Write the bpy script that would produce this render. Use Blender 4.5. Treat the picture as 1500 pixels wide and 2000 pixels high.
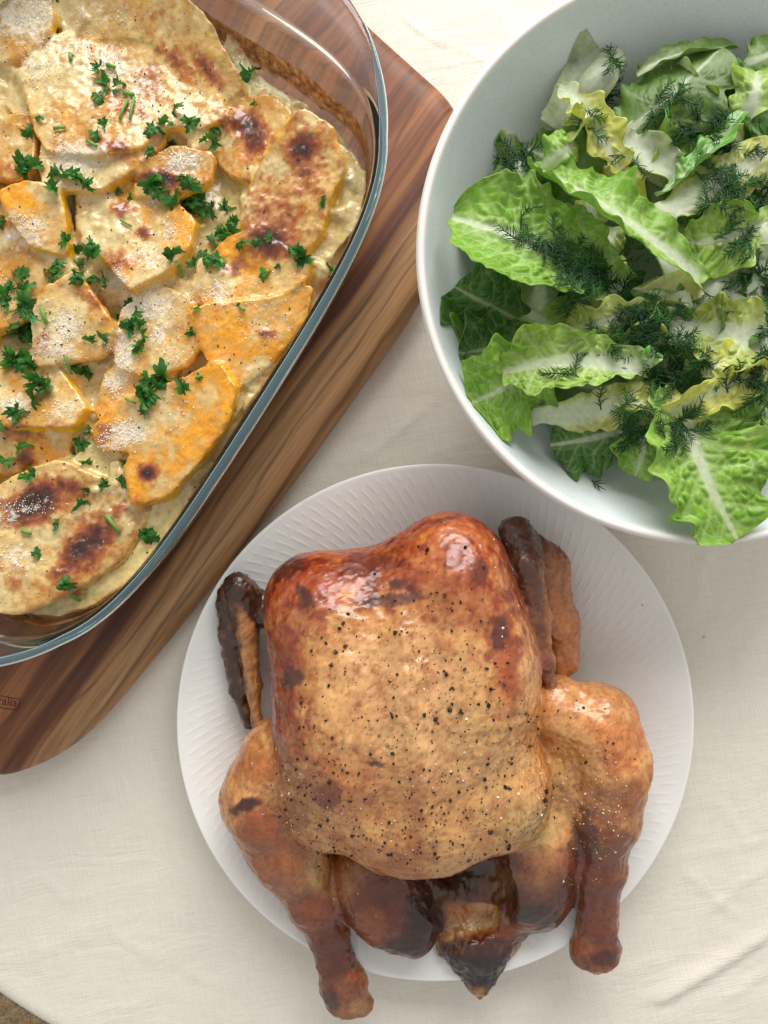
import bpy, bmesh, math, random
import numpy as np
from mathutils import Vector, Matrix, Quaternion
from mathutils.bvhtree import BVHTree

for o in list(bpy.data.objects):
    bpy.data.objects.remove(o)
R = math.radians
SC = bpy.context.scene
COL = SC.collection
CM = 0.01                      # everything below is laid out in centimetres

# ------------------------------------------------------------------ camera
H = 44.0                       # camera height over the table cloth (cm)
FPX = 1570.0                   # focal length in pixels of the 1500x2000 photograph
cam_d = bpy.data.cameras.new('camera')
cam_d.sensor_fit = 'VERTICAL'
cam_d.sensor_height = 36.0
cam_d.lens = 36.0 * FPX / 2000.0
cam_d.clip_start = 0.01
cam_d.clip_end = 50.0
cam = bpy.data.objects.new('camera', cam_d)
COL.objects.link(cam)
cam.location = (0, 0, H * CM)
cam.rotation_euler = (0, 0, 0)
SC.camera = cam

# ------------------------------------------------------------------ light
w = bpy.data.worlds.new('World')
SC.world = w
w.use_nodes = True
bg = w.node_tree.nodes['Background']
bg.inputs[0].default_value = (1.0, 0.985, 0.96, 1)
bg.inputs[1].default_value = 0.57


def area(name, loc, target, sx, sy, power, col):
    d = bpy.data.lights.new(name, 'AREA')
    d.shape = 'RECTANGLE'
    d.size, d.size_y = sx, sy
    d.energy = power
    d.color = col
    o = bpy.data.objects.new(name, d)
    COL.objects.link(o)
    o.location = loc
    o.rotation_euler = (Vector(target) - Vector(loc)).to_track_quat('-Z', 'Y').to_euler()
    return o


# one big window beyond the head of the table
area('window_light', (0.20, 1.60, 1.02), (0, 0.02, 0.0), 1.5, 1.15, 50.0, (1.0, 0.985, 0.96))

vs = SC.view_settings
vs.view_transform = 'Standard'
vs.look = 'None'
vs.gamma = 1.0
vs.exposure = 0.0
vs.use_curve_mapping = False
SC.cycles.use_denoising = True
SC.cycles.max_bounces = 14
SC.cycles.transmission_bounces = 12
SC.cycles.transparent_max_bounces = 12
SC.cycles.glossy_bounces = 6
SC.cycles.diffuse_bounces = 5
SC.cycles.sample_clamp_indirect = 6.0


# ------------------------------------------------------------------ helpers
def P(px, py, z):
    k = (H - z) / FPX
    return np.array([(px - 750.0) * k, (1000.0 - py) * k, z])


def PXY(V):
    k = FPX / (H - V[:, 2])
    return 750.0 + V[:, 0] * k, 1000.0 - V[:, 1] * k


def lin(r, g=None, b=None):
    c = np.array([r, g, b], float) / 255.0
    return np.where(c <= 0.04045, c / 12.92, ((c + 0.055) / 1.055) ** 2.4)


def sm(e0, e1, x):
    t = np.clip((x - e0) / (e1 - e0), 0, 1)
    return t * t * (3 - 2 * t)


def mix(a, b, t):
    t = np.asarray(t)[..., None]
    return a * (1 - t) + b * t


def _hash(ix, iy, iz, s):
    h = (ix.astype(np.int64) * 374761393 + iy.astype(np.int64) * 668265263 + iz.astype(np.int64) * 2147483647 + s * 1274126177) & 0xFFFFFFFF
    h = ((h ^ (h >> 13)) * 1274126177) & 0xFFFFFFFF
    h = ((h ^ (h >> 16)) * 2246822519) & 0xFFFFFFFF
    return (h & 0xFFFF) / 32767.5 - 1.0


def vnoise(p, scale=1.0, seed=0):
    q = np.asarray(p, float) * scale + 100.37
    i = np.floor(q).astype(np.int64)
    f = q - i
    f = f * f * f * (f * (f * 6 - 15) + 10)
    r = 0
    for dx in (0, 1):
        for dy in (0, 1):
            for dz in (0, 1):
                wt = (f[:, 0] if dx else 1 - f[:, 0]) * (f[:, 1] if dy else 1 - f[:, 1]) * (f[:, 2] if dz else 1 - f[:, 2])
                r = r + wt * _hash(i[:, 0] + dx, i[:, 1] + dy, i[:, 2] + dz, seed)
    return r


def fbm(p, scale=1.0, seed=0, oct=3, gain=0.5):
    a, r, t = 1.0, 0, 0
    for k in range(oct):
        r = r + a * vnoise(p, scale * 2 ** k, seed + k * 17)
        t += a
        a *= gain
    return r / t


def worley2(p, scale, seed=0):
    """F2-F1 and F1 of a jittered 2D grid"""
    q = np.asarray(p, float) * scale + 53.1
    i = np.floor(q).astype(np.int64)
    f1 = np.full(len(q), 9.0)
    f2 = np.full(len(q), 9.0)
    z = np.zeros(len(q), np.int64)
    for dx in (-1, 0, 1):
        for dy in (-1, 0, 1):
            cx, cy = i[:, 0] + dx, i[:, 1] + dy
            jx = cx + 0.5 + 0.45 * _hash(cx, cy, z, seed)
            jy = cy + 0.5 + 0.45 * _hash(cx, cy, z + 7, seed + 3)
            d = np.hypot(q[:, 0] - jx, q[:, 1] - jy)
            lo = np.minimum(f1, d)
            f2 = np.minimum(np.maximum(f1, d), f2)
            f1 = lo
    return f2 - f1, f1


def mk(name, V, F, mat, parent=None, base=None, col=None, uv=None, smooth=True, normals=None):
    """one mesh object from arrays in cm. base: the thing's base point (cm)."""
    if parent is not None:
        base = np.array(parent['_b'])
    b = np.zeros(3) if base is None else np.asarray(base, float)
    me = bpy.data.meshes.new(name)
    F = F.tolist() if isinstance(F, np.ndarray) else F
    me.from_pydata(((np.asarray(V) - b) * CM).tolist(), [], F)
    me.update()
    if col is not None:
        a = me.color_attributes.new('Col', 'FLOAT_COLOR', 'POINT')
        c = np.ones((len(V), 4), np.float32)
        c[:, :3] = np.clip(col, 0, 1)
        a.data.foreach_set('color', c.ravel())
    if uv is not None:
        l = me.uv_layers.new(name='UVMap')
        li = np.empty(len(me.loops), np.int32)
        me.loops.foreach_get('vertex_index', li)
        l.data.foreach_set('uv', np.asarray(uv, np.float32)[li].ravel())
    if smooth:
        me.polygons.foreach_set('use_smooth', np.ones(len(me.polygons), bool))
    if normals is not None:
        me.normals_split_custom_set_from_vertices(normals.tolist())
    if mat is not None:
        me.materials.append(mat)
    o = bpy.data.objects.new(name, me)
    COL.objects.link(o)
    if parent is not None:
        o.parent = parent
    else:
        o.location = b * CM
        o['_b'] = b.tolist()
    return o


def thing(name, base, label, cat, group=None):
    o = bpy.data.objects.new(name, None)
    COL.objects.link(o)
    o.empty_display_size = 0.02
    o.location = np.asarray(base, float) * CM
    o['_b'] = [float(x) for x in base]
    return tag(o, label, cat, group)


def tag(o, label, cat, group=None):
    o['label'] = label
    o['category'] = cat
    if group:
        o['group'] = group
    return o


def grid_faces(n, m, wrap=False):
    """n rows x m columns, row-major; wrap closes the columns"""
    i = np.arange(n - 1)[:, None]
    j = np.arange(m if wrap else m - 1)[None, :]
    j2 = (j + 1) % m
    return np.stack([i * m + j, i * m + j2, (i + 1) * m + j2, (i + 1) * m + j], -1).reshape(-1, 4)


def catmull(pts, n, closed=True):
    p = np.asarray(pts, float)
    k = len(p)
    out = []
    segs = k if closed else k - 1
    for s in range(segs):
        if closed:
            a, b, c, d = p[(s - 1) % k], p[s], p[(s + 1) % k], p[(s + 2) % k]
        else:
            a, b, c, d = p[max(s - 1, 0)], p[s], p[s + 1], p[min(s + 2, k - 1)]
        for t in np.linspace(0, 1, n, endpoint=False):
            out.append(0.5 * (2 * b + (c - a) * t + (2 * a - 5 * b + 4 * c - d) * t * t + (3 * b - a - 3 * c + d) * t ** 3))
    return np.array(out)


def resample(p, n):
    q = np.vstack([p, p[:1]])
    d = np.r_[0, np.cumsum(np.linalg.norm(np.diff(q, axis=0), axis=1))]
    t = np.linspace(0, d[-1], n, endpoint=False)
    return np.stack([np.interp(t, d, q[:, k]) for k in range(q.shape[1])], 1)


OCT_V = np.array([[1, 0, 0], [-1, 0, 0], [0, 1, 0], [0, -1, 0], [0, 0, 1], [0, 0, -1]], float)
OCT_F = np.array([[0, 2, 4], [2, 1, 4], [1, 3, 4], [3, 0, 4], [2, 0, 5], [1, 2, 5], [3, 1, 5], [0, 3, 5]])


def grains(pos, size, flat, seed, jit=0.45):
    """joined jittered octahedra: one grain for each position"""
    rs = np.random.RandomState(seed)
    n = len(pos)
    A = rs.normal(size=(n, 3, 3))
    Q = np.linalg.qr(A)[0]
    v = OCT_V[None] * (1 + jit * rs.uniform(-1, 1, (n, 6, 1)))
    v = v * np.stack([np.ones(n), rs.uniform(0.5, 1, n), rs.uniform(flat, 1, n)], 1)[:, None, :]
    v = np.einsum('nij,nkj->nki', Q, v) * np.asarray(size)[:, None, None] + pos[:, None, :]
    f = OCT_F[None] + (np.arange(n) * 6)[:, None, None]
    return v.reshape(-1, 3), f.reshape(-1, 3)


def tubes(paths, radii, sides=3):
    """joined thin tubes; every path is a (k,3) array"""
    VV, FF, off = [], [], 0
    for p, r in zip(paths, radii):
        p = np.asarray(p, float)
        k = len(p)
        t = np.gradient(p, axis=0)
        t /= np.linalg.norm(t, axis=1)[:, None] + 1e-9
        ref = np.array([0.3, 0.2, 0.93])
        a = np.cross(t, ref)
        a /= np.linalg.norm(a, axis=1)[:, None] + 1e-9
        b = np.cross(t, a)
        rr = np.asarray(r) * np.ones(k)
        ang = np.arange(sides) * 2 * np.pi / sides
        ring = p[:, None] + rr[:, None, None] * (np.cos(ang)[None, :, None] * a[:, None] + np.sin(ang)[None, :, None] * b[:, None])
        VV.append(ring.reshape(-1, 3))
        FF.append(grid_faces(k, sides, True) + off)
        off += k * sides
    return np.vstack(VV), np.vstack(FF)


# ------------------------------------------------------------------ materials
class NT:
    def __init__(self, name):
        self.m = bpy.data.materials.new(name)
        self.m.use_nodes = True
        self.t = self.m.node_tree
        self.b = self.t.nodes['Principled BSDF']
        self.out = self.t.nodes['Material Output']

    def n(self, typ, ins=None, **kw):
        nd = self.t.nodes.new(typ)
        for k, v in kw.items():
            setattr(nd, k, v)
        for k, v in (ins or {}).items():
            self.s(nd.inputs[k], v)
        return nd

    def s(self, sock, v):
        if isinstance(v, bpy.types.NodeSocket):
            self.t.links.new(v, sock)
        elif isinstance(v, bpy.types.Node):
            self.t.links.new(v.outputs[0], sock)
        else:
            if sock.type == 'RGBA' and len(v) == 3:
                v = (*v, 1)
            sock.default_value = v

    def p(self, **kw):
        names = dict(color='Base Color', rough='Roughness', sss='Subsurface Weight', sssr='Subsurface Radius', ssss='Subsurface Scale', coat='Coat Weight', coatr='Coat Roughness', spec='Specular IOR Level', ior='IOR', trans='Transmission Weight', normal='Normal', metal='Metallic', sheen='Sheen Weight')
        for k, v in kw.items():
            self.s(self.b.inputs[names[k]], v)

    def obj(self):
        return self.n('ShaderNodeTexCoord').outputs['Object']

    def map(self, vec, scale=(1, 1, 1), rot=(0, 0, 0), loc=(0, 0, 0)):
        return self.n('ShaderNodeMapping', {'Vector': vec, 'Scale': scale, 'Rotation': rot, 'Location': loc}).outputs[0]

    def noise(self, vec, scale, detail=3.0, rough=0.5, dist=0.0):
        return self.n('ShaderNodeTexNoise', {'Vector': vec, 'Scale': scale, 'Detail': detail, 'Roughness': rough, 'Distortion': dist}).outputs[0]

    def ramp(self, fac, stops, interp='LINEAR'):
        r = self.n('ShaderNodeValToRGB', {'Fac': fac})
        r.color_ramp.interpolation = interp
        e = r.color_ramp.elements
        while len(e) < len(stops):
            e.new(0.5)
        for k, (pos, c) in enumerate(stops):
            e[k].position = pos
            c = (c, c, c) if np.isscalar(c) else c
            e[k].color = (*[float(x) for x in c], 1)
        return r.outputs[0]

    def math(self, op, a, b=0.0, c=0.0):
        return self.n('ShaderNodeMath', {0: a, 1: b, 2: c}, operation=op).outputs[0]

    def mixc(self, fac, a, b, mode='MIX'):
        nd = self.n('ShaderNodeMix', data_type='RGBA', blend_type=mode)
        self.s(nd.inputs[0], fac)
        self.s(nd.inputs[6], a)
        self.s(nd.inputs[7], b)
        return nd.outputs[2]

    def bump(self, h, strength=0.5, dist=0.001, prev=None):
        nd = self.n('ShaderNodeBump', {'Height': h, 'Strength': strength, 'Distance': dist})
        if prev is not None:
            self.s(nd.inputs['Normal'], prev)
        return nd.outputs[0]

    def attr(self):
        return self.n('ShaderNodeAttribute', attribute_name='Col').outputs['Color']


def mat_cloth():
    m = NT('linen_cloth')
    c = m.map(m.obj(), rot=(0, 0, R(-12)))
    a = m.noise(m.map(c, (90, 2400, 1)), 1.0, 2.0)
    b = m.noise(m.map(c, (2400, 90, 1)), 1.0, 2.0)
    a2 = m.noise(m.map(c, (26, 1300, 1)), 1.0, 3.0, 0.6)
    b2 = m.noise(m.map(c, (1300, 26, 1)), 1.0, 3.0, 0.6)
    big = m.noise(c, 9.0, 3.0)
    h = m.math('ADD', m.math('ADD', a, b), m.math('ADD', a2, b2))
    t = m.ramp(m.math('MULTIPLY', h, 0.25), [(0.36, lin(225, 216, 200)), (0.5, lin(235, 228, 214)), (0.66, lin(243, 238, 227))])
    t = m.mixc(m.ramp(big, [(0.35, 0.0), (0.7, 0.22)]), t, lin(222, 215, 203))
    wr = m.noise(m.map(c, (14, 34, 1), (0, 0, 0.5)), 1.0, 4.0, 0.55, 1.2)
    n1 = m.bump(wr, 0.35, 0.004)
    m.p(color=t, rough=0.9, spec=0.15, sheen=0.15, normal=m.bump(h, 0.45, 0.0005, n1))
    return m.m


def mat_rug():
    m = NT('jute_rug')
    c = m.obj()
    f = m.noise(m.map(c, (300, 300, 300)), 1.0, 4.0, 0.7)
    t = m.ramp(f, [(0.3, lin(120, 96, 66)), (0.5, lin(166, 140, 104)), (0.72, lin(205, 184, 150))])
    m.p(color=t, rough=0.95, normal=m.bump(f, 0.8, 0.002))
    return m.m


def mat_floor():
    m = NT('wood_floor')
    c = m.map(m.obj(), (1, 14, 1))
    t = m.ramp(m.noise(c, 3.0, 5.0), [(0.3, lin(96, 72, 50)), (0.7, lin(150, 118, 86))])
    m.p(color=t, rough=0.5)
    return m.m


BOARD_ANG = 54.0


def mat_board():
    m = NT('acacia_wood')
    o = m.obj()
    # x: along the grain, y: across (0 at the right-hand edge, growing inwards)
    c = m.map(o, rot=(0, 0, R(-BOARD_ANG)))
    warp = m.noise(m.map(c, (5.0, 16.0, 5.0)), 1.0, 3.0, 0.55)
    warp2 = m.noise(m.map(c, (2.0, 5.0, 2.0)), 1.0, 2.0, 0.5)
    sep = m.n('ShaderNodeSeparateXYZ', {0: c})
    y = m.math('ADD', sep.outputs[1], m.math('MULTIPLY', m.math('SUBTRACT', warp, 0.5), 0.016))
    y = m.math('ADD', y, m.math('MULTIPLY', m.math('SUBTRACT', warp2, 0.5), 0.034))
    yn = m.math('MULTIPLY_ADD', y, 1 / 0.24, 0.0)        # 0..1 over 24 cm from the right edge
    W = lambda r, g, b: lin(r, g, b)
    base = m.ramp(yn, [(0.0, W(196, 150, 100)), (0.06, W(204, 160, 110)), (0.105, W(186, 136, 88)), (0.12, W(104, 52, 30)), (0.15, W(92, 44, 24)), (0.165, W(168, 110, 66)),
                       (0.20, W(134, 74, 42)), (0.235, W(170, 110, 66)), (0.27, W(116, 60, 34)), (0.33, W(150, 86, 52)), (0.38, W(104, 50, 30)), (0.46, W(156, 92, 58)), (0.55, W(132, 72, 44)),
                       (0.62, W(172, 114, 74)), (0.72, W(122, 64, 40)), (0.85, W(160, 100, 64)), (0.95, W(118, 62, 38))])
    base = m.mixc(0.22, base, W(150, 100, 64))
    base = m.mixc(1.0, base, (0.80, 0.79, 0.80), 'MULTIPLY')
    fine = m.noise(m.map(c, (14.0, 420.0, 60.0)), 1.0, 5.0, 0.65, 0.4)
    fine2 = m.noise(m.map(c, (6.0, 120.0, 30.0)), 1.0, 4.0, 0.6, 0.8)
    t = m.mixc(1.0, base, m.ramp(fine, [(0.3, 0.62), (0.55, 1.0), (0.75, 1.2)]), 'MULTIPLY')
    t = m.mixc(1.0, t, m.ramp(fine2, [(0.3, 0.50), (0.5, 1.0), (0.72, 1.3)]), 'MULTIPLY')
    # curly dark figure
    wv = m.n('ShaderNodeTexWave', {'Vector': m.map(c, (7.0, 26.0, 7.0)), 'Scale': 1.0, 'Distortion': 9.0, 'Detail': 3.0, 'Detail Scale': 0.8}, wave_type='BANDS', bands_direction='Y')
    t = m.mixc(m.ramp(wv.outputs[1], [(0.0, 0.45), (0.10, 0.0)]), t, W(72, 34, 20))
    knot = m.noise(m.map(c, (30.0, 60.0, 30.0)), 1.0, 2.0)
    t = m.mixc(m.ramp(knot, [(0.74, 0.0), (0.8, 0.7)]), t, W(58, 30, 20))
    m.p(color=t, rough=m.ramp(fine2, [(0.3, 0.42), (0.7, 0.55)]), spec=0.4, normal=m.bump(fine, 0.25, 0.0006))
    return m.m


def mat_plain(name, col, rough=0.5, spec=0.5, **kw):
    m = NT(name)
    m.p(color=col, rough=rough, spec=spec, **kw)
    return m.m


def mat_plate():
    m = NT('white_porcelain')
    n = m.noise(m.obj(), 60.0, 3.0)
    t = m.ramp(n, [(0.3, lin(239, 238, 234)), (0.7, lin(243, 242, 238))])
    m.p(color=t, rough=0.28, spec=0.4, coat=0.25, coatr=0.12)
    return m.m


def mat_bowl():
    m = NT('pale_glazed_stoneware')
    o = m.obj()
    sp = m.noise(o, 900.0, 3.0, 0.7)
    t = m.ramp(sp, [(0.3, lin(216, 223, 225)), (0.5, lin(228, 234, 236)), (0.7, lin(236, 240, 241))])
    b = m.noise(o, 25.0, 3.0)
    t = m.mixc(m.ramp(b, [(0.4, 0.0), (0.75, 0.35)]), t, lin(222, 231, 235))
    m.p(color=t, rough=0.34, spec=0.4, coat=0.2, coatr=0.2)
    return m.m


def mat_glass():
    m = NT('clear_glass')
    m.p(color=(0.97, 0.99, 0.99), rough=0.0, trans=1.0, ior=1.47)
    ab = m.n('ShaderNodeVolumeAbsorption', {'Color': (0.10, 0.70, 0.90, 1), 'Density': 9.0})
    m.t.links.new(ab.outputs[0], m.out.inputs['Volume'])
    return m.m


def mat_residue():
    m = NT('baked_on_residue')
    o = m.obj()
    t = m.ramp(m.noise(o, 300.0, 4.0), [(0.35, lin(128, 66, 24)), (0.55, lin(200, 136, 66)), (0.75, lin(232, 206, 160))])
    m.p(color=t, rough=0.45)
    tr = m.n('ShaderNodeBsdfTransparent')
    at = m.n('ShaderNodeAttribute', attribute_name='Col').outputs['Fac']
    n = m.noise(m.map(o, (220, 220, 520)), 1.0, 5.0, 0.75)
    a = m.math('MULTIPLY', m.ramp(m.math('ADD', n, m.math('MULTIPLY_ADD', at, 0.8, -0.47)), [(0.42, 0.0), (0.62, 1.0)]), 0.9)
    mx = m.n('ShaderNodeMixShader', {0: a, 1: tr.outputs[0], 2: m.b.outputs[0]})
    m.t.links.new(mx.outputs[0], m.out.inputs['Surface'])
    return m.m


def mat_food(name, rough=0.4, sss=0.2, rad=(0.4, 0.2, 0.08), scale=0.006, coat=0.2, fine=260.0, var=0.25, bump=0.35, mid=90.0, coatr=0.15):
    m = NT(name)
    o = m.obj()
    f = m.noise(o, fine, 4.0, 0.65)
    g = m.noise(o, mid, 4.0, 0.6, 0.6)
    t = m.mixc(1.0, m.attr(), m.ramp(f, [(0.28, 1 - var), (0.5, 1.0), (0.72, 1 + var)]), 'MULTIPLY')
    t = m.mixc(1.0, t, m.ramp(g, [(0.28, 1 - var), (0.5, 1.0), (0.72, 1 + var)]), 'MULTIPLY')
    n = m.bump(g, bump, 0.0022)
    n = m.bump(f, bump, 0.0008, n)
    m.p(color=t, rough=m.ramp(g, [(0.3, rough * 0.75), (0.7, rough * 1.3)]), sss=sss, sssr=rad, ssss=scale, coat=coat, coatr=coatr, normal=n)
    return m.m


def mat_leaf(name='lettuce_leaf_skin'):
    m = NT(name)
    o = m.obj()
    f = m.noise(o, 420.0, 3.0, 0.6)
    t = m.mixc(1.0, m.attr(), m.ramp(f, [(0.3, 0.86), (0.5, 1.0), (0.7, 1.12)]), 'MULTIPLY')
    n = m.bump(f, 0.25, 0.0006)
    m.p(color=t, rough=0.36, spec=0.45, normal=n)
    tr = m.n('ShaderNodeBsdfTranslucent', {'Color': m.mixc(1.0, t, (1.0, 1.0, 0.72), 'MULTIPLY')})
    mx = m.n('ShaderNodeMixShader', {0: 0.42, 1: m.b.outputs[0], 2: tr.outputs[0]})
    m.t.links.new(mx.outputs[0], m.out.inputs['Surface'])
    return m.m


def mat_attr(name, rough=0.5, spec=0.4, trans=0.0):
    m = NT(name)
    m.p(color=m.attr(), rough=rough, spec=spec)
    if trans:
        tr = m.n('ShaderNodeBsdfTranslucent', {'Color': m.attr()})
        mx = m.n('ShaderNodeMixShader', {0: trans, 1: m.b.outputs[0], 2: tr.outputs[0]})
        m.t.links.new(mx.outputs[0], m.out.inputs['Surface'])
    return m.m


M_CLOTH, M_BOARD, M_PLATE, M_BOWL, M_GLASS = mat_cloth(), mat_board(), mat_plate(), mat_bowl(), mat_glass()
M_LEAF = mat_leaf()
M_HERB = mat_attr('herb_green', 0.45, 0.4, 0.25)
M_GRAIN = mat_attr('seasoning_grains', 0.55, 0.4)


# ================================================================== SETTING
TC = np.array([7.1, 15.2])          # centre of the round table (cm)
TR = 50.4


def crease(x, y, a, b, width, h, seed, wob=0.5):
    """ridge along the segment a-b (cm)"""
    a, b = np.asarray(a), np.asarray(b)
    d = b - a
    L = np.linalg.norm(d)
    d = d / L
    u = (x - a[0]) * d[0] + (y - a[1]) * d[1]
    v = -(x - a[0]) * d[1] + (y - a[1]) * d[0]
    v = v + wob * vnoise(np.stack([u, u * 0, u * 0], 1), 0.35, seed)
    fade = sm(-0.12 * L, 0.2 * L, u) * (1 - sm(0.8 * L, 1.1 * L, u))
    s = np.where(v > 0, 1.0, 2.6)
    return h * fade * np.exp(-(v * s / width) ** 2)


def build_cloth():
    nr, ns = 190, 760
    r = np.concatenate([np.linspace(0.3, TR - 0.6, nr), TR - 0.6 + np.array([0.3, 0.55, 0.72, 0.8, 0.84, 0.9, 1.0, 1.15, 1.3])])
    zr = np.concatenate([np.zeros(nr), -np.array([0.05, 0.2, 0.45, 0.9, 2.0, 5.0, 9.0, 14.0, 20.0])])
    th = np.linspace(0, 2 * np.pi, ns, endpoint=False)
    rr, tt = np.meshgrid(r, th, indexing='ij')
    zz = np.repeat(zr[:, None], ns, 1)
    fold = np.clip(-zz / 12.0, 0, 1.5)
    rr = rr + fold * 1.1 * np.sin(tt * 17 + 2 * np.sin(tt * 3))
    x = (TC[0] + rr * np.cos(tt)).ravel()
    y = (TC[1] + rr * np.sin(tt)).ravel()
    z = zz.ravel().copy()
    p = np.stack([x, y, x * 0], 1)
    hgt = 0.10 * fbm(p, 0.13, 5, 3) + 0.04 * fbm(p * [1, 1.6, 1], 0.45, 9, 3)
    pts = lambda px, py: P(px, py, 0)[:2]
    rs = np.random.RandomState(4)
    for (a, b, wd, h) in [((1270, 1968), (1520, 1815), 0.55, 0.30), ((1215, 1905), (1300, 1880), 0.3, 0.10), ((1340, 1700), (1445, 1800), 0.25, 0.10), ((1380, 1800), (1510, 1690), 0.3, 0.09),
                          ((1290, 1690), (1520, 1640), 0.25, 0.06), ((1400, 1560), (1480, 1660), 0.25, 0.07), ((1440, 1330), (1520, 1180), 0.4, 0.08), ((1365, 1180), (1400, 1060), 0.35, 0.08),
                          ((275, 1391), (425, 1760), 0.22, 0.06), ((30, 1500), (75, 1570), 0.2, 0.08), ((225, 1830), (300, 1880), 0.2, 0.07), ((80, 1720), (125, 1765), 0.2, 0.07),
                          ((130, 1830), (210, 1795), 0.5, 0.07), ((60, 1860), (180, 1840), 0.5, 0.06), ((620, 780), (800, 620), 0.5, 0.06), ((700, 900), (840, 800), 0.4, 0.06), ((820, 90), (980, 60), 0.2, 0.06),
                          ((780, 30), (960, 130), 0.25, 0.06), ((1420, 1960), (1510, 1900), 0.3, 0.10), ((1300, 1560), (1350, 1640), 0.2, 0.05), ((350, 1900), (430, 1930), 0.3, 0.06)]:
        hgt = hgt + crease(x, y, pts(*a), pts(*b), wd, h, int(rs.randint(999)), 0.35)
    for k in range(46):
        c = rs.uniform(-22, 22, 2) + [0, -6]
        an = rs.choice([0.9, -0.6, 2.0]) + rs.normal() * 0.25
        L = rs.uniform(1.5, 5)
        d = np.array([math.cos(an), math.sin(an)]) * L
        hgt = hgt + crease(x, y, c - d / 2, c + d / 2, rs.uniform(0.12, 0.3), rs.uniform(0.015, 0.045), int(rs.randint(999)), 0.3)
    z = z + np.where(z > -0.3, hgt - 0.16, -0.16)
    # flatten under the things that stand on it
    for (c, rad) in ((P(849, 1408, 2)[:2], 9.0), (np.array([14.3, 11.5]), 6.5)):
        k = sm(rad, rad + 2.0, np.hypot(x - c[0], y - c[1]))
        z = np.where(z > -1, np.minimum(z, z * k - 0.02 * (1 - k)), z)
    z = np.where(z > -1, np.minimum(z, 0.25), z)
    V = np.stack([x, y, z], 1)
    V = np.vstack([V, [[TC[0], TC[1], -0.2]]])
    F = grid_faces(len(r), ns, True).tolist()
    c = len(V) - 1
    F += [[c, j, (j + 1) % ns] for j in range(ns)]
    o = mk('tablecloth', V, F, M_CLOTH, base=(TC[0], TC[1], 0))
    tag(o, 'cream linen tablecloth with soft creases covering the round table', 'tablecloth')
    return o


def lathe(prof, n):
    prof = np.asarray(prof, float)
    th = np.linspace(0, 2 * np.pi, n, endpoint=False)
    V = np.stack([prof[:, 0, None] * np.cos(th), prof[:, 0, None] * np.sin(th), np.repeat(prof[:, 1, None], n, 1)], -1).reshape(-1, 3)
    return V, grid_faces(len(prof), n, True)[:, ::-1]


def build_table_floor():
    ZF = -72.0
    wood = mat_floor()
    t = thing('round_table', (TC[0], TC[1], ZF), 'round wooden table under the cream tablecloth', 'table')
    V, F = lathe([(0.01, -0.45), (49.2, -0.45), (49.6, -0.8), (49.6, -2.6), (49.2, -3.0), (0.01, -3.0)], 96)
    mk('tabletop', V + [TC[0], TC[1], 0], F, wood, t)
    V, F = lathe([(0.01, -3.05), (9, -3.05), (5, -8), (3.6, -30), (4.4, -60), (24, -69.5), (24, ZF + 1.2), (0.01, ZF + 1.2)], 48)
    mk('pedestal', V + [TC[0], TC[1], 0], F, wood, t)
    o = mk('floor', np.array([[-400, -400, ZF - 0.6], [400, -400, ZF - 0.6], [400, 400, ZF - 0.6], [-400, 400, ZF - 0.6]], float), [[0, 1, 2, 3]], wood, base=(0, 0, ZF - 0.6), smooth=False)
    o['kind'] = 'structure'
    # woven jute rug: rows of plaited loops
    g = np.arange(-100, 40.01, 0.5)
    X, Y = np.meshgrid(g, g, indexing='ij')
    u = X * math.cos(0.6) + Y * math.sin(0.6)
    v = -X * math.sin(0.6) + Y * math.cos(0.6)
    row = np.floor(v / 2.2)
    fv = (v / 2.2 - row) - 0.5
    fu = (u / 2.6 + 0.5 * (row % 2) + np.where(row % 2 == 0, 1, -1) * fv * 0.8)
    fu = fu - np.floor(fu) - 0.5
    hh = np.sqrt(np.clip(1 - (fv * 2) ** 2, 0, 1)) * np.sqrt(np.clip(1 - (fu * 1.9) ** 2, 0.02, 1))
    V = np.stack([X, Y, ZF - 0.5 + 1.2 * hh], -1).reshape(-1, 3)
    o = mk('woven_rug', V, grid_faces(len(g), len(g)), mat_rug(), base=(-30, -30, ZF - 0.5))
    tag(o, 'coarse beige woven jute rug on the floor beside the table', 'rug')


# ================================================================== BOARD
BZ0, BZ1 = 0.12, 2.1


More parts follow.
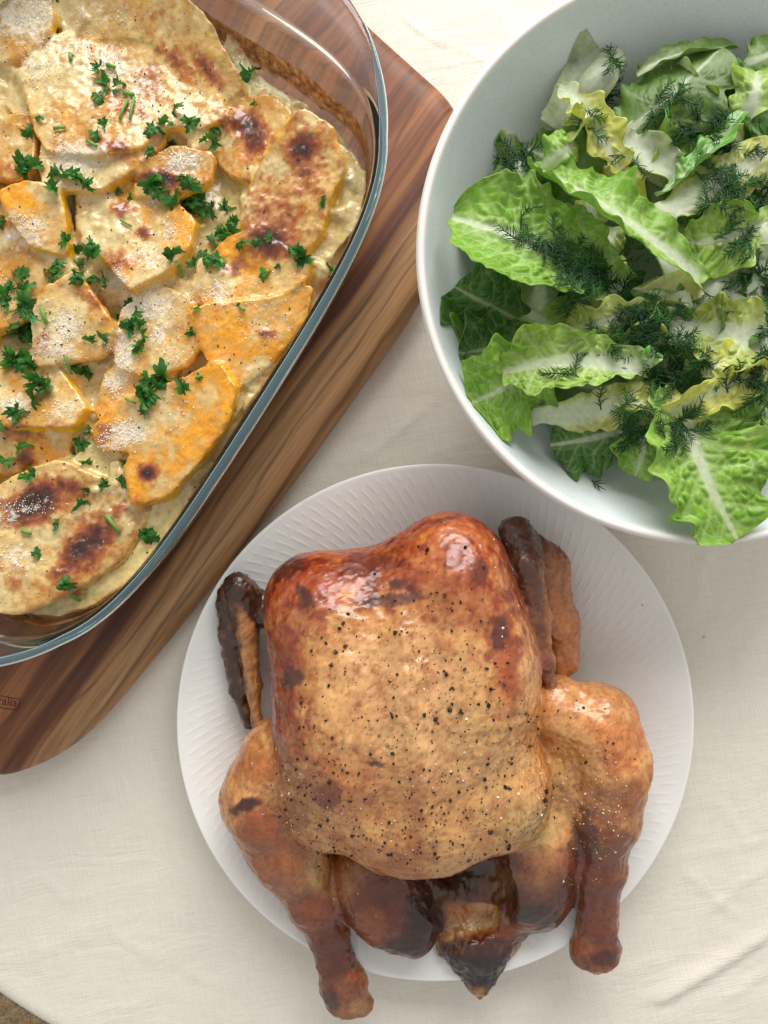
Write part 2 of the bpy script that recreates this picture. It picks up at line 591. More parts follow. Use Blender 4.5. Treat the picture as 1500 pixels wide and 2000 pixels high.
def build_board():
    px = [(560, -150), (640, -25), (722, 58), (810, 138), (872, 196), (896, 245), (893, 310), (868, 450), (820, 592), (700, 768), (560, 962), (380, 1190), (205, 1400), (120, 1470), (50, 1503), (0, 1512),
          (-80, 1500), (-230, 1420), (-420, 1180), (-470, 860), (-330, 440), (-60, 40), (220, -260), (420, -260)]
    zc = 1.1
    pl = np.array([P(a, b, zc)[:2] for a, b in px])
    pl = resample(catmull(pl, 12), 300)[::-1]
    c = pl.mean(0)
    t = np.roll(pl, -1, 0) - np.roll(pl, 1, 0)
    t /= np.linalg.norm(t, axis=1)[:, None]
    nrm = np.stack([t[:, 1], -t[:, 0]], 1)
    if ((pl - c) * nrm).sum() < 0:
        nrm = -nrm
    Vs = []
    hz = (BZ1 - BZ0) / 2
    zm = (BZ1 + BZ0) / 2
    for z, off in [(BZ0, -1.2), (BZ0 + 0.1, -0.6), (BZ0 + 0.45, -0.15), (zm - 0.1, 0.0), (zm + 0.25, -0.06), (BZ1 - 0.42, -0.25), (BZ1 - 0.16, -0.6), (BZ1 - 0.04, -1.0), (BZ1, -1.5)]:
        q = pl + nrm * off
        Vs.append(np.c_[q, np.full(len(q), z)])
    top = Vs[-1]
    for k in np.linspace(0.06, 0.98, 14):
        Vs.append(np.c_[top[:, :2] * (1 - k) + c * k, np.full(len(top), BZ1)])
    V = np.vstack(Vs)
    n = len(pl)
    F = grid_faces(len(Vs), n, True).tolist()
    F.append(list(range((len(Vs) - 1) * n, len(Vs) * n)))
    F.append(list(range(n))[::-1])
    # object origin on the right-hand edge so the wood bands run parallel to it
    e = P(690, 785, 0)
    t = thing('cutting_board', (e[0], e[1], 0.0), 'oiled acacia cutting board with striped grain under the glass baking dish', 'cutting board')
    bm = bmesh.new()
    vv = [bm.verts.new((v - np.array(t['_b'])) * CM) for v in V]
    for f in F:
        bm.faces.new([vv[i] for i in f])
    bmesh.ops.recalc_face_normals(bm, faces=bm.faces)
    me = bpy.data.meshes.new('board')
    bm.to_mesh(me)
    me.polygons.foreach_set('use_smooth', np.ones(len(me.polygons), bool))
    me.materials.append(M_BOARD)
    o = bpy.data.objects.new('board', me)
    COL.objects.link(o)
    o.parent = t
    # the burnt-in maker's stamp at the lower end
    ink = mat_plain('burnt_stamp', lin(84, 42, 25), 0.7, 0.2)
    cu = bpy.data.curves.new('stamp_text', 'FONT')
    cu.body = 'ralia'
    cu.align_x = 'RIGHT'
    cu.size = 0.0062
    cu.extrude = 0.00004
    to = bpy.data.objects.new('tmp', cu)
    COL.objects.link(to)
    bpy.context.view_layer.update()
    me = bpy.data.meshes.new_from_object(to.evaluated_get(bpy.context.evaluated_depsgraph_get()))
    bpy.data.objects.remove(to)
    me.name = 'stamp_lettering'
    me.materials.clear()
    me.materials.append(ink)
    o = bpy.data.objects.new('stamp_lettering', me)
    COL.objects.link(o)
    o.parent = t
    q = P(33, 1380, BZ1) - np.array(t['_b'])
    o.location = (q[0] * CM, q[1] * CM, (q[2] + 0.008) * CM)
    o.rotation_euler = (0, 0, R(-7))
    VV, FF = [], []
    for (a, b) in [((-70, 1346), (40, 1366)), ((40, 1366), (34, 1387)), ((34, 1387), (-70, 1371))]:
        a, b = P(*a, BZ1), P(*b, BZ1)
        d = (b - a) / np.linalg.norm(b - a)
        s = np.array([-d[1], d[0], 0]) * 0.022
        k = len(VV)
        z = np.array([0, 0, 0.012 + 0.001 * k])
        VV += [a - s + z, b - s + z, b + s + z, a + s + z]
        FF.append([k, k + 1, k + 2, k + 3])
    mk('stamp_border', np.array(VV), FF, ink, t, smooth=False)


# ================================================================== BAKING DISH
DC = P(121, 537, 8.0)[:2]
DA = R(57.4)
DU = np.array([math.cos(DA), math.sin(DA)])
DV = np.array([-math.sin(DA), math.cos(DA)])
DC = DC - DU * 0.42
A_IN, B_IN = 15.42, 10.25


def superr(th, a, b, n):
    return ((np.abs(np.cos(th)) / a) ** n + (np.abs(np.sin(th)) / b) ** n) ** (-1.0 / n)


def dish_loop(th, r, z):
    x = r * np.cos(th)
    y = r * np.sin(th)
    xy = DC + x[:, None] * DU + y[:, None] * DV
    return np.c_[xy, np.zeros(len(th)) + z]


def build_dish():
    t = thing('baking_dish', (DC[0], DC[1], BZ1), 'rectangular clear glass baking dish with end handles on the wooden board', 'baking dish')
    n = 420
    th = np.linspace(0, 2 * np.pi, n, endpoint=False)
    ri = superr(th, A_IN, B_IN, 4.0)
    rh = superr(th, 18.7, 10.75, 2.5)
    d = np.maximum(ri + 0.5, rh) - ri                       # flange width
    k = np.hanning(41)
    k /= k.sum()
    d = np.convolve(np.r_[d[-20:], d, d[:20]], k, 'valid')
    fl = np.clip(d, 0.62, 9)
    b0 = BZ1 + 0.03
    big = sm(0.7, 2.0, fl)
    L = []
    add = lambda r, z: L.append(dish_loop(th, r, z))
    k2 = sm(0.75, 2.2, fl)                              # 0: steep long walls, 1: sloping end walls
    wo = lambda z: ri + 0.44 - 0.14 * (8.0 - z)
    wi = lambda z: ri - 0.02 - 0.14 * (8.0 - z)
    lp = lambda a, b: a * (1 - k2) + b * k2
    add(ri * 0.05, b0 + 0.18)
    add(ri - 3.4, b0 + 0.18)
    add(ri - 2.9, b0)
    add(lp(ri - 1.5, ri - 2.2), b0 + 0.02)
    add(lp(wo(3.0) - 0.5, ri - 1.6), b0 + 0.35)
    add(lp(wo(3.4), ri - 1.05), b0 + 1.0)
    add(lp(wo(5.1), ri - 0.45), b0 + 3.0)
    add(lp(wo(6.9), ri + 0.05), b0 + 4.8)
    add(lp(wo(7.3), ri + 0.28), 8.0 - 0.75)
    add(ri + 0.46 + (fl - 0.6) * 0.15, 8.0 - 0.58)
    add(ri + fl * 0.85, 8.0 - 0.56 + 0.12 * big)
    add(ri + fl - 0.05, 8.0 - 0.46 + 0.12 * big)
    add(ri + fl, 8.0 - 0.28 + 0.12 * big)
    add(ri + fl - 0.08, 8.0 - 0.08 + 0.12 * big)
    add(ri + fl * 0.8, 8.0 - 0.02 + 0.12 * big)
    add(ri + fl * 0.5, 8.0 - 0.03 + 0.02 * big)
    add(ri + 0.14, 8.0 - 0.03)
    add(ri + 0.02, 8.0 - 0.12)
    add(ri - 0.06, 8.0 - 0.3)
    add(lp(wi(6.9), ri - 0.5), b0 + 4.8)
    add(lp(wi(5.1), ri - 1.0), b0 + 3.0)
    add(lp(wi(3.4) - 0.1, ri - 1.6), b0 + 1.2)
    add(lp(wi(3.0) - 0.5, ri - 2.1), b0 + 0.72)
    add(ri - 2.9, b0 + 0.52)
    add(ri * 0.05, b0 + 0.5)
    Q = np.array(L)
    nq = len(Q)
    L = []
    for i in range(nq - 1):                               # smooth the section
        a_, b_, c_, d_ = Q[max(i - 1, 0)], Q[i], Q[i + 1], Q[min(i + 2, nq - 1)]
        if i in (0, 1, nq - 2):
            L.append(b_)
            continue
        m0, m1 = (c_ - a_) / 2, (d_ - b_) / 2
        ln = np.linalg.norm(c_ - b_, axis=1)[:, None]
        m0 = m0 / (np.linalg.norm(m0, axis=1)[:, None] + 1e-9) * ln
        m1 = m1 / (np.linalg.norm(m1, axis=1)[:, None] + 1e-9) * ln
        for u in (0, 1 / 3, 2 / 3):
            L.append((2 * u ** 3 - 3 * u ** 2 + 1) * b_ + (u ** 3 - 2 * u * u + u) * m0 + (3 * u * u - 2 * u ** 3) * c_ + (u ** 3 - u * u) * m1)
    L.append(Q[-1])
    V = np.vstack(L)
    F = grid_faces(len(L), n, True).tolist()
    F.append(list(range(n))[::-1])
    F.append([(len(L) - 1) * n + j for j in range(n)])
    mk('glass_body', V, F, M_GLASS, t)
    # added band over the rim, painted with the teal light of edge-on glass
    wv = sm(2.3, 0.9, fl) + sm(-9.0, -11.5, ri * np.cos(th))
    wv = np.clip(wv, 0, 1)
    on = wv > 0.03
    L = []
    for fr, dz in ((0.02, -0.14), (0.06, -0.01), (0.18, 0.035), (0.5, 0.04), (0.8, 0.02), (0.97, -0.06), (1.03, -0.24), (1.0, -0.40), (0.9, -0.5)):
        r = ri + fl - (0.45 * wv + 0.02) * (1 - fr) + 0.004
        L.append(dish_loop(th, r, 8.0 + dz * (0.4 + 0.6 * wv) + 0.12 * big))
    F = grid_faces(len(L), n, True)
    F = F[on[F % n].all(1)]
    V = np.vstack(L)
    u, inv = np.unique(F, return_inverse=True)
    me_ = NT('painted_edge_teal')
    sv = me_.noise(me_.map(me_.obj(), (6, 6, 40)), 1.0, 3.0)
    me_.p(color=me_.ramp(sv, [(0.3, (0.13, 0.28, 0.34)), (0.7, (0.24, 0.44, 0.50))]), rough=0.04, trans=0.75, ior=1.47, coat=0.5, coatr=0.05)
    mk('added_teal_rim', V[u], inv.reshape(-1, 4), me_.m, t)
    # browned juices baked on to the inside wall just above the food
    zs = np.linspace(4.4, 6.7, 22)
    L, C = [], []
    for z in zs:
        f = (z - (b0 + 3.0)) / 1.8
        r = lp(wi(z), ri - 1.0 + f * 0.5) - 0.03
        L.append(dish_loop(th, r, z))
        wob = 5.75 + 0.25 * vnoise(np.c_[np.cos(th) * 6, np.sin(th) * 6, th * 0], 1.0, 3)
        e = np.exp(-((z - wob) / 0.34) ** 2) + 0.75 * np.exp(-((z - wob + 0.7) / 0.6) ** 2)
        C.append(np.repeat(e[:, None], 3, 1))
    V = np.vstack(L)
    mk('baked_residue', V, grid_faces(len(L), n, True), mat_residue(), t, col=np.vstack(C))


# ================================================================== GRATIN
BROWN = [(590, 292, 34, 40, 0.3, 1.0), (600, 330, 46, 70, 0.2, 0.55), (530, 470, 46, 34, 0.5, 1.0), (540, 420, 60, 60, 0, 0.5), (478, 245, 46, 30, 0.5, 0.9), (500, 270, 24, 30, 0, 0.8), (315, 350, 52, 17, 0.1, 1.0),
         (215, 285, 46, 18, 0.3, 0.6), (255, 215, 50, 18, 0.4, 0.55), (290, 150, 40, 40, 0, 0.4), (65, 985, 62, 36, -0.5, 1.15), (170, 1065, 74, 34, -0.85, 1.0), (120, 1110, 40, 26, -0.8, 0.6), (130, 950, 40, 16, 0.4, 0.7),
         (220, 1000, 50, 14, -0.5, 0.55), (290, 925, 20, 18, 0, 1.1), (520, 650, 22, 12, 0, 0.7), (235, 408, 26, 16, 0, 0.6), (283, 455, 18, 14, 0, 0.75), (225, 510, 36, 24, 0, 0.6), (345, 120, 56, 16, 0.8, 0.55),
         (405, 135, 44, 16, 0.95, 0.65), (40, 845, 46, 16, 0, 0.6), (50, 900, 20, 20, 0, 0.8), (85, 665, 14, 22, 0, 0.6), (190, 590, 50, 18, 0.6, 0.4), (30, 330, 30, 20, 0, 0.4), (205, 850, 18, 26, 0.3, 0.6),
         (345, 745, 24, 14, 0, 0.5), (460, 520, 36, 18, -0.5, 0.5), (620, 470, 30, 60, 0.3, 0.25), (130, 300, 40, 30, 0, 0.35), (330, 640, 40, 16, 0, 0.3), (140, 1155, 30, 16, 0, 0.4), (30, 1120, 26, 30, 0, 0.3),
         (110, 40, 50, 20, 0, 0.25), (470, 90, 18, 40, -0.5, 0.3), (300, 30, 60, 14, 0.2, 0.2), (-60, 700, 50, 30, 0, 0.7), (-120, 400, 60, 30, 0.4, 0.6), (-100, 1000, 50, 40, 0, 0.8)]
CRUMB = [(70, 125, 34, 40, 90), (110, 150, 40, 30, 40), (160, 90, 34, 20, 70), (205, 110, 34, 26, 110), (235, 135, 36, 22, 110), (265, 175, 40, 34, 80), (300, 190, 40, 40, 60), (50, 40, 55, 45, 260), (80, 15, 30, 22, 110),
         (355, 315, 38, 20, 190), (350, 330, 30, 14, 60), (300, 395, 14, 9, 50), (130, 640, 34, 34, 200), (110, 680, 40, 24, 120), (240, 690, 26, 50, 380), (220, 750, 24, 24, 120), (250, 845, 40, 24, 340), (215, 870, 26, 20, 80),
         (40, 462, 60, 30, 110), (70, 445, 34, 16, 100), (30, 795, 34, 22, 170), (130, 800, 30, 20, 80), (150, 310, 60, 34, 150), (140, 330, 24, 16, 90), (225, 545, 28, 22, 170), (260, 600, 40, 30, 150), (430, 575, 22, 24, 120),
         (385, 580, 20, 26, 70), (290, 600, 50, 40, 130), (310, 650, 50, 40, 90), (290, 500, 40, 36, 80), (335, 455, 26, 26, 80), (65, 990, 46, 16, 70), (20, 1010, 26, 30, 70), (40, 1090, 40, 30, 90), (50, 620, 30, 60, 60),
         (10, 560, 20, 40, 60), (340, 700, 60, 40, 60), (350, 810, 60, 60, 60), (490, 580, 80, 40, 50), (520, 640, 70, 40, 40), (200, 30, 80, 30, 60), (-70, 560, 60, 60, 160), (-90, 860, 60, 60, 160), (-100, 250, 60, 60, 160)]

# name, polygon (photo pixels), z of the top, tilt along x / y, flesh kind, how much browned coat
SLICES = [
    ('potato_slice', [(-10, 120), (70, 108), (62, 190), (110, 280), (60, 262), (0, 190)], 5.75, 0, 0, 'potato', 0.3),
    ('potato_slice', [(455, 60), (500, 140), (560, 185), (620, 235), (560, 240), (480, 190), (430, 120)], 5.55, 0.05, 0, 'potato', 0.35),
    ('potato_slice', [(620, 250), (690, 310), (706, 372), (690, 440), (640, 500), (590, 540), (560, 480), (590, 380), (600, 300)], 5.9, 0.06, -0.04, 'potato', 0.45),
    ('potato_slice', [(400, 330), (455, 320), (480, 400), (470, 470), (420, 520), (360, 530), (350, 470), (390, 400)], 5.5, 0, 0, 'potato', 0.25),
    ('potato_slice', [(560, 560), (600, 540), (600, 600), (560, 690), (470, 800), (420, 850), (400, 800), (480, 700)], 5.5, 0, 0, 'potato', 0.2),
    ('potato_slice', [(150, 905), (190, 855), (250, 850), (300, 880), (300, 960), (220, 975), (160, 950)], 5.7, 0, 0, 'potato', 0.25),
    ('potato_slice', [(40, 1170), (150, 1140), (250, 1070), (330, 970), (355, 990), (285, 1110), (180, 1180), (90, 1196)], 5.5, 0, 0.03, 'potato', 0.3),
    ('potato_slice', [(150, 700), (210, 690), (215, 760), (180, 830), (130, 850), (110, 780)], 5.55, 0, 0, 'potato', 0.25),
    ('potato_slice', [(250, 960), (330, 930), (350, 960), (290, 1060), (220, 1110), (180, 1080)], 5.65, 0, 0, 'potato', 0.45),
    ('potato_slice', [(0, 890), (70, 880), (140, 890), (130, 920), (60, 950), (0, 960)], 5.5, 0, 0, 'potato', 0.25),
    ('pumpkin_slice', [(100, -20), (330, -15), (400, 50), (466, 165), (425, 190), (355, 145), (290, 75), (190, 72), (120, 62)], 6.1, 0.03, 0.02, 'pale', 0.75),
    ('pumpkin_slice', [(-30, -30), (90, -20), (97, 35), (72, 80), (20, 106), (-30, 122)], 6.6, 0, 0.03, 'pumpkin', 0.8),
    ('pumpkin_slice', [(48, 105), (110, 76), (190, 67), (280, 70), (345, 112), (400, 170), (430, 216), (385, 243), (315, 240), (270, 285), (190, 300), (110, 292), (84, 252), (62, 175)], 6.55, 0.02, -0.05, 'pumpkin', 0.8),
    ('pumpkin_slice', [(86, 278), (180, 262), (300, 240), (308, 275), (250, 330), (190, 366), (96, 362), (80, 320)], 6.75, 0, -0.06, 'pumpkin', 0.85),
    ('pumpkin_slice', [(-20, 240), (45, 220), (64, 270), (62, 322), (40, 346), (-20, 345)], 6.35, -0.04, 0, 'pumpkin', 0.85),
    ('pumpkin_slice', [(-20, 420), (40, 440), (80, 470), (60, 520), (-20, 560)], 5.9, 0, 0, 'pumpkin', 0.8),
    ('pumpkin_slice', [(11, 385), (60, 362), (115, 370), (126, 440), (124, 490), (62, 478), (26, 430)], 6.7, 0, 0.05, 'orange', 0.35),
    ('pumpkin_slice', [(-20, 540), (55, 494), (122, 482), (135, 530), (70, 610), (-20, 655)], 6.25, 0, 0, 'pumpkin', 0.75),
    ('pumpkin_slice', [(158, 430), (185, 380), (250, 352), (332, 392), (372, 428), (366, 480), (322, 528), (258, 562), (212, 506), (164, 470)], 6.55, 0.03, 0.04, 'orange', 0.6),
    ('pumpkin_slice', [(90, 572), (150, 538), (217, 640), (192, 690), (140, 700), (74, 712), (70, 622)], 6.75, -0.03, 0.04, 'pumpkin', 0.75),
    ('pumpkin_slice', [(400, 270), (438, 202), (520, 186), (566, 226), (545, 290), (495, 352), (445, 330)], 6.2, 0, 0, 'pumpkin', 0.9),
    ('pumpkin_slice', [(272, 330), (340, 288), (415, 305), (408, 360), (340, 384), (262, 380)], 6.5, 0, 0, 'pumpkin', 0.85),
    ('pumpkin_slice', [(488, 372), (530, 290), (590, 230), (642, 262), (668, 330), (640, 385), (622, 450), (562, 506), (500, 452), (474, 420)], 6.7, 0.05, 0.03, 'orange', 0.75),
    ('pumpkin_slice', [(382, 545), (440, 468), (500, 450), (566, 502), (602, 505), (592, 545), (530, 582), (415, 602)], 6.45, 0.02, 0.06, 'orange', 0.55),
    ('pumpkin_slice', [(384, 622), (420, 600), (530, 588), (602, 562), (590, 622), (540, 690), (448, 768), (428, 740)], 6.3, 0.0, 0.10, 'orange', 0.55),
    ('pumpkin_slice', [(236, 610), (300, 558), (372, 590), (392, 650), (372, 705), (300, 735), (226, 708)], 6.35, 0, 0, 'pumpkin', 0.7),
    ('pumpkin_slice', [(200, 735), (250, 690), (310, 720), (290, 780), (230, 820), (186, 812)], 6.15, 0, 0, 'pumpkin', 0.6),
    ('pumpkin_slice', [(186, 842), (240, 785), (330, 762), (420, 720), (456, 772), (440, 832), (388, 902), (330, 960), (262, 978), (248, 910), (262, 880), (205, 876)], 6.5, 0.03, 0.05, 'orange', 0.55),
    ('pumpkin_slice', [(-20, 725), (50, 708), (110, 725), (165, 792), (142, 832), (60, 832), (-20, 822)], 6.55, 0, 0.02, 'orange', 0.75),
    ('pumpkin_slice', [(-20, 845), (60, 830), (134, 845), (112, 890), (40, 918), (-20, 928)], 6.2, 0, 0.05, 'orange', 0.6),
    ('pumpkin_slice', [(-30, 990), (55, 930), (118, 908), (180, 940), (262, 958), (272, 1000), (230, 1088), (150, 1140), (60, 1186), (-30, 1170)], 6.35, 0.03, 0.05, 'pale', 0.95),
    ('pumpkin_slice', [(-180, 30), (-40, 10), (-25, 130), (-60, 240), (-200, 220)], 6.3, 0, 0, 'pumpkin', 0.8),
    ('pumpkin_slice', [(-220, 300), (-60, 270), (-10, 400), (-70, 500), (-240, 470)], 6.4, 0, 0, 'pumpkin', 0.8),
    ('pumpkin_slice', [(-260, 560), (-60, 520), (-20, 660), (-90, 780), (-280, 740)], 6.3, 0, 0, 'orange', 0.7),
    ('pumpkin_slice', [(-260, 830), (-70, 800), (-20, 950), (-100, 1070), (-250, 1010)], 6.3, 0, 0, 'pumpkin', 0.8),
]
FLESH = dict(pumpkin=lin(230, 172, 48), orange=lin(242, 172, 26), pale=lin(222, 190, 106), potato=lin(226, 212, 150))


GAPS = [(300, 528, 34, 14, 1.2), (138, 430, 14, 50, 1.3), (440, 345, 26, 40, 0.8), (30, 205, 20, 30, 1.0), (218, 612, 20, 26, 1.0), (112, 1025, 14, 9, 1.0), (92, 55, 12, 30, 1.2), (470, 690, 60, 60, 0.3), (310, 250, 20, 18, 1.0), (380, 650, 10, 30, 1.0),
        (135, 870, 14, 26, 1.0), (85, 260, 12, 26, 1.0), (180, 775, 18, 40, 0.8), (600, 560, 30, 20, 0.7), (430, 260, 14, 20, 0.9), (60, 350, 14, 20, 0.9), (250, 735, 18, 12, 0.8)]


def poly_dist(pl, x, y):
    """signed distance to a closed polygon, negative inside"""
    a = pl
    b = np.roll(pl, -1, 0)
    d2 = np.full(x.shape, 1e9, np.float32)
    ins = np.zeros(x.shape, bool)
    for (ax, ay), (bx, by) in zip(a, b):
        ex, ey = bx - ax, by - ay
        wx, wy = x - ax, y - ay
        t = np.clip((wx * ex + wy * ey) / (ex * ex + ey * ey + 1e-12), 0, 1)
        d2 = np.minimum(d2, (wx - t * ex) ** 2 + (wy - t * ey) ** 2)
        if ay != by:
            c = ((ay > y) != (by > y)) & (x < ax + (y - ay) * ex / (by - ay))
            ins ^= c
    d = np.sqrt(d2)
    return np.where(ins, -d, d)


def cream_field(x, y):
    """where the sauce laps over the slices"""
    p = np.c_[np.ravel(x), np.ravel(y), np.zeros(np.size(x))]
    return sm(0.02, 0.30, fbm(p, 0.42, 301, 3) + 0.35 * fbm(p, 1.3, 305, 2))


def gratin_colour(V, NZ, flesh, coat, seed, inner):
    """baked look of a food surface: flesh, creamy cheese coat, browned blisters"""
    px, py = PXY(V)
    p = np.c_[V[:, :2], np.zeros(len(V))]
    n0 = fbm(p, 0.35, 77, 3)
    n1 = fbm(p, 0.9, 60, 4)
    n2 = fbm(p, 3.2, 65, 3)
    n3 = fbm(p, 7.0, 69, 2)
    c = np.repeat(flesh[None], len(V), 0)
    c = mix(c, c * lin(255, 222, 160), sm(-0.1, 0.6, n2) * 0.5)
    c = mix(c, np.minimum(c * 1.15, 1), sm(0.0, 0.6, -n2) * 0.5)
    cream = mix(np.repeat(lin(220, 194, 138)[None], len(V), 0), lin(190, 140, 74), sm(-0.4, 0.4, n1 + 0.4 * n2))
    cream = mix(cream, lin(150, 90, 40), sm(0.04, 0.45, n1 * 0.6 + n3 * 0.5 + 0.25 * n0) * 0.75 * coat)
    k = sm(0.30, -0.40, n1 * 0.9 + n2 * 0.4 + (0.5 - coat) * 1.3)
    k = k * (0.45 + 0.55 * sm(0.02, 0.25, inner + 0.16 * n2))
    c = mix(c, cream, k * 0.80)
    cf = cream_field(V[:, 0], V[:, 1])
    c = mix(c, mix(np.repeat(lin(230, 214, 166)[None], len(V), 0), lin(214, 186, 128), sm(-0.3, 0.5, n2)), cf * 0.8)
    br = np.zeros(len(V))
    for (x, y, rx, ry, a, s) in BROWN:
        dx, dy = px - x, py - y
        u = (dx * math.cos(a) + dy * math.sin(a)) / rx
        v = (-dx * math.sin(a) + dy * math.cos(a)) / ry
        br = np.maximum(br, s * np.exp(-0.9 * (u * u + v * v)))
    br = br * 1.3 + 0.36 * n2 + 0.22 * n3 + 0.34 * n1 * coat + 0.10 * coat - 0.10
    c = mix(c, lin(178, 98, 36), sm(0.12, 0.5, br) * 0.85)
    c = mix(c, lin(120, 50, 22), sm(0.45, 0.85, br) * 0.92)
    c = mix(c, lin(52, 22, 16), sm(0.85, 1.2, br) * 0.9)
    ed = sm(0.26, 0.03, inner) * sm(-0.25, 0.35, n1 + 0.7 * n2) * sm(0.4, 0.8, NZ)      # thin edges caught the heat
    c = mix(c, lin(150, 80, 30), ed * 0.7 * coat)
    n4 = fbm(p, 12.0, 83, 2)
    c = mix(c, c * lin(186, 132, 84), sm(0.15, 0.6, n4 + 0.4 * n2) * 0.35 * (0.3 + 0.7 * coat))
    c = mix(c, np.minimum(c * 1.25 + 0.02, 0.95), sm(0.15, 0.55, -n4 + 0.3 * n1) * 0.3)
    pw = np.zeros(len(V))
    for (x, y, rx, ry, n) in CRUMB:
        pw = np.maximum(pw, min(n / 150.0, 1.0) * np.exp(-0.8 * (((px - x) / rx) ** 2 + ((py - y) / ry) ** 2)))
    c = mix(c, lin(246, 241, 228), sm(0.38, 0.8, pw + 0.5 * n3 + 0.35 * n2) * 0.8)
    return c * np.array([0.92, 0.865, 0.75]), br


def build_gratin():
    t = thing('vegetable_gratin', (DC[0], DC[1], BZ1 + 0.6), 'golden baked pumpkin and potato gratin with browned cheese crust in the glass dish', 'gratin')
    m_food = mat_food('baked_gratin', rough=0.30, sss=0.18, rad=(1.0, 0.55, 0.2), scale=0.003, coat=0.6, coatr=0.12, fine=380.0, mid=120.0, var=0.13, bump=0.3)
    h = 0.08
    lo = np.array([P(-270, 0, 5)[0], P(0, 1225, 5)[1], 2.8])
    hi = np.array([P(725, 0, 5)[0], P(0, -110, 5)[1], 7.7])
    n = np.ceil((hi - lo) / h).astype(int) + 1
    gx = (lo[0] + h * np.arange(n[0])).astype(np.float32)
    gy = (lo[1] + h * np.arange(n[1])).astype(np.float32)
    gz = (lo[2] + h * np.arange(n[2])).astype(np.float32)
    GX, GY = np.meshgrid(gx, gy, indexing='ij')
    p2 = np.c_[GX.ravel(), GY.ravel(), np.zeros(GX.size)]
    px = [(120, -100), (300, -30), (395, 55), (475, 148), (555, 190), (640, 238), (695, 305), (725, 385), (720, 480), (680, 580), (600, 700), (500, 850), (400, 1005), (300, 1112), (180, 1186), (60, 1202), (0, 1190), (-110, 1150), (-330, 980),
          (-420, 740), (-350, 420), (-160, 60)]
    outline = resample(catmull(np.array([P(a, b, 5.1)[:2] for a, b in px]), 8), 90)
    dO = poly_dist(outline, GX, GY) + (0.10 * fbm(p2, 1.2, 4, 3)).reshape(GX.shape)
    hs = (5.58 + 0.55 * fbm(p2, 0.42, 3, 3) + 0.16 * fbm(p2, 1.6, 8, 2)).reshape(GX.shape)
    dl = np.stack([GX - DC[0], GY - DC[1]], -1)
    lu, lv = dl @ DU, dl @ DV
    tt_ = np.arctan2(lv, lu)
    dO = np.maximum(dO, np.hypot(lu, lv) - (superr(tt_, A_IN, B_IN, 4.0) - 0.56))
    hs = hs + 0.55 * cream_field(GX, GY).reshape(GX.shape)
    hs = hs - 0.35 * sm(-0.7, 0.0, dO)
    for (hx, hy, rx, ry, dp) in GAPS:
        q_ = P(hx, hy, 5.5)
        hs = hs - dp * np.exp(-((GX - q_[0]) / (rx * 0.0245)) ** 2 - ((GY - q_[1]) / (ry * 0.0245)) ** 2)
    f = np.maximum(gz[None, None, :] - hs[..., None], dO[..., None] + 0.12 * np.clip(4.9 - gz, 0, 2)[None, None, :]).astype(np.float32)
    # rounded rim of the sauce
    info = []
    for i, (nm, poly, z, tx, ty, kind, coat) in enumerate(SLICES):
        q = np.array([P(a, b, z) for a, b in poly])[:, :2]
        c = q.mean(0)
        q = c + (q - c) * 1.10
        for w_ in (0.12,):
            nx = np.roll(q, -1, 0)
            q = np.stack([(1 - w_) * q + w_ * nx, w_ * q + (1 - w_) * nx], 1).reshape(-1, 2)
        rs_ = np.random.RandomState(500 + i)
        z = z + rs_.uniform(-0.22, 0.22)
        sx, sy = tx + rs_.normal() * 0.10, ty + rs_.normal() * 0.10
        th = (1.0 if kind == 'orange' else 0.62) if nm == 'pumpkin_slice' else 0.42
        if kind == 'orange':
            sx, sy = sx * 1.5, sy * 1.5
            z = z + 0.1
        info.append((q, c, z, sx, sy, th))
        m = 0.9
        i0 = np.clip(np.floor((q.min(0) - m - lo[:2]) / h).astype(int), 0, n[:2] - 1)
        i1 = np.clip(np.ceil((q.max(0) + m - lo[:2]) / h).astype(int) + 1, 1, n[:2])
        if (i1 - i0).min() < 3:
            continue
        X, Y = GX[i0[0]:i1[0], i0[1]:i1[1]], GY[i0[0]:i1[0], i0[1]:i1[1]]
        pp = np.c_[X.ravel(), Y.ravel(), np.full(X.size, i * 2.3)]
        d2 = poly_dist(q, X, Y) + (0.06 * fbm(pp, 1.1, 21, 3) + 0.02 * vnoise(pp, 5.0, 22)).reshape(X.shape)
        zt = z + (X - c[0]) * sx + (Y - c[1]) * sy + (0.16 * fbm(pp, 0.42, 7, 2)).reshape(X.shape)
        zt = zt - 0.5 * sm(0.3, 2.2, np.hypot(X - c[0], Y - c[1]) * 0 + np.clip(-d2, 0, 9)) * 0.12
        r_ = 0.07
        ez = np.abs(gz[None, None, :] - (zt - th / 2)[..., None]) - th / 2 + r_
        ex = np.repeat((d2 + r_)[..., None], len(gz), 2)
        d = np.minimum(np.maximum(ez, ex), 0) + np.sqrt(np.maximum(ez, 0) ** 2 + np.maximum(ex, 0) ** 2) - r_
        sl = (slice(i0[0], i1[0]), slice(i0[1], i1[1]))
        k = 0.34
        f[sl] = smin(f[sl], d.astype(np.float32), k)
    # thin places where melted cheese spans the gaps
    V, Q = surface_nets(f, lo, h)
    tri = np.vstack([Q[:, [0, 1, 2]], Q[:, [0, 2, 3]]])

    def vnorm(V):
        fn = np.cross(V[tri[:, 1]] - V[tri[:, 0]], V[tri[:, 2]] - V[tri[:, 0]])
        VN = np.zeros_like(V)
        for k in range(3):
            for c in range(3):
                VN[:, c] += np.bincount(tri[:, k], fn[:, c], len(V))
        return VN / (np.linalg.norm(VN, axis=1)[:, None] + 1e-12)
    VN = vnorm(V)
    D = np.full((len(V), len(SLICES) + 1), 9.0)
    DIN = np.zeros((len(V), len(SLICES) + 1))
    ps = np.c_[V[:, :2], np.zeros(len(V))]
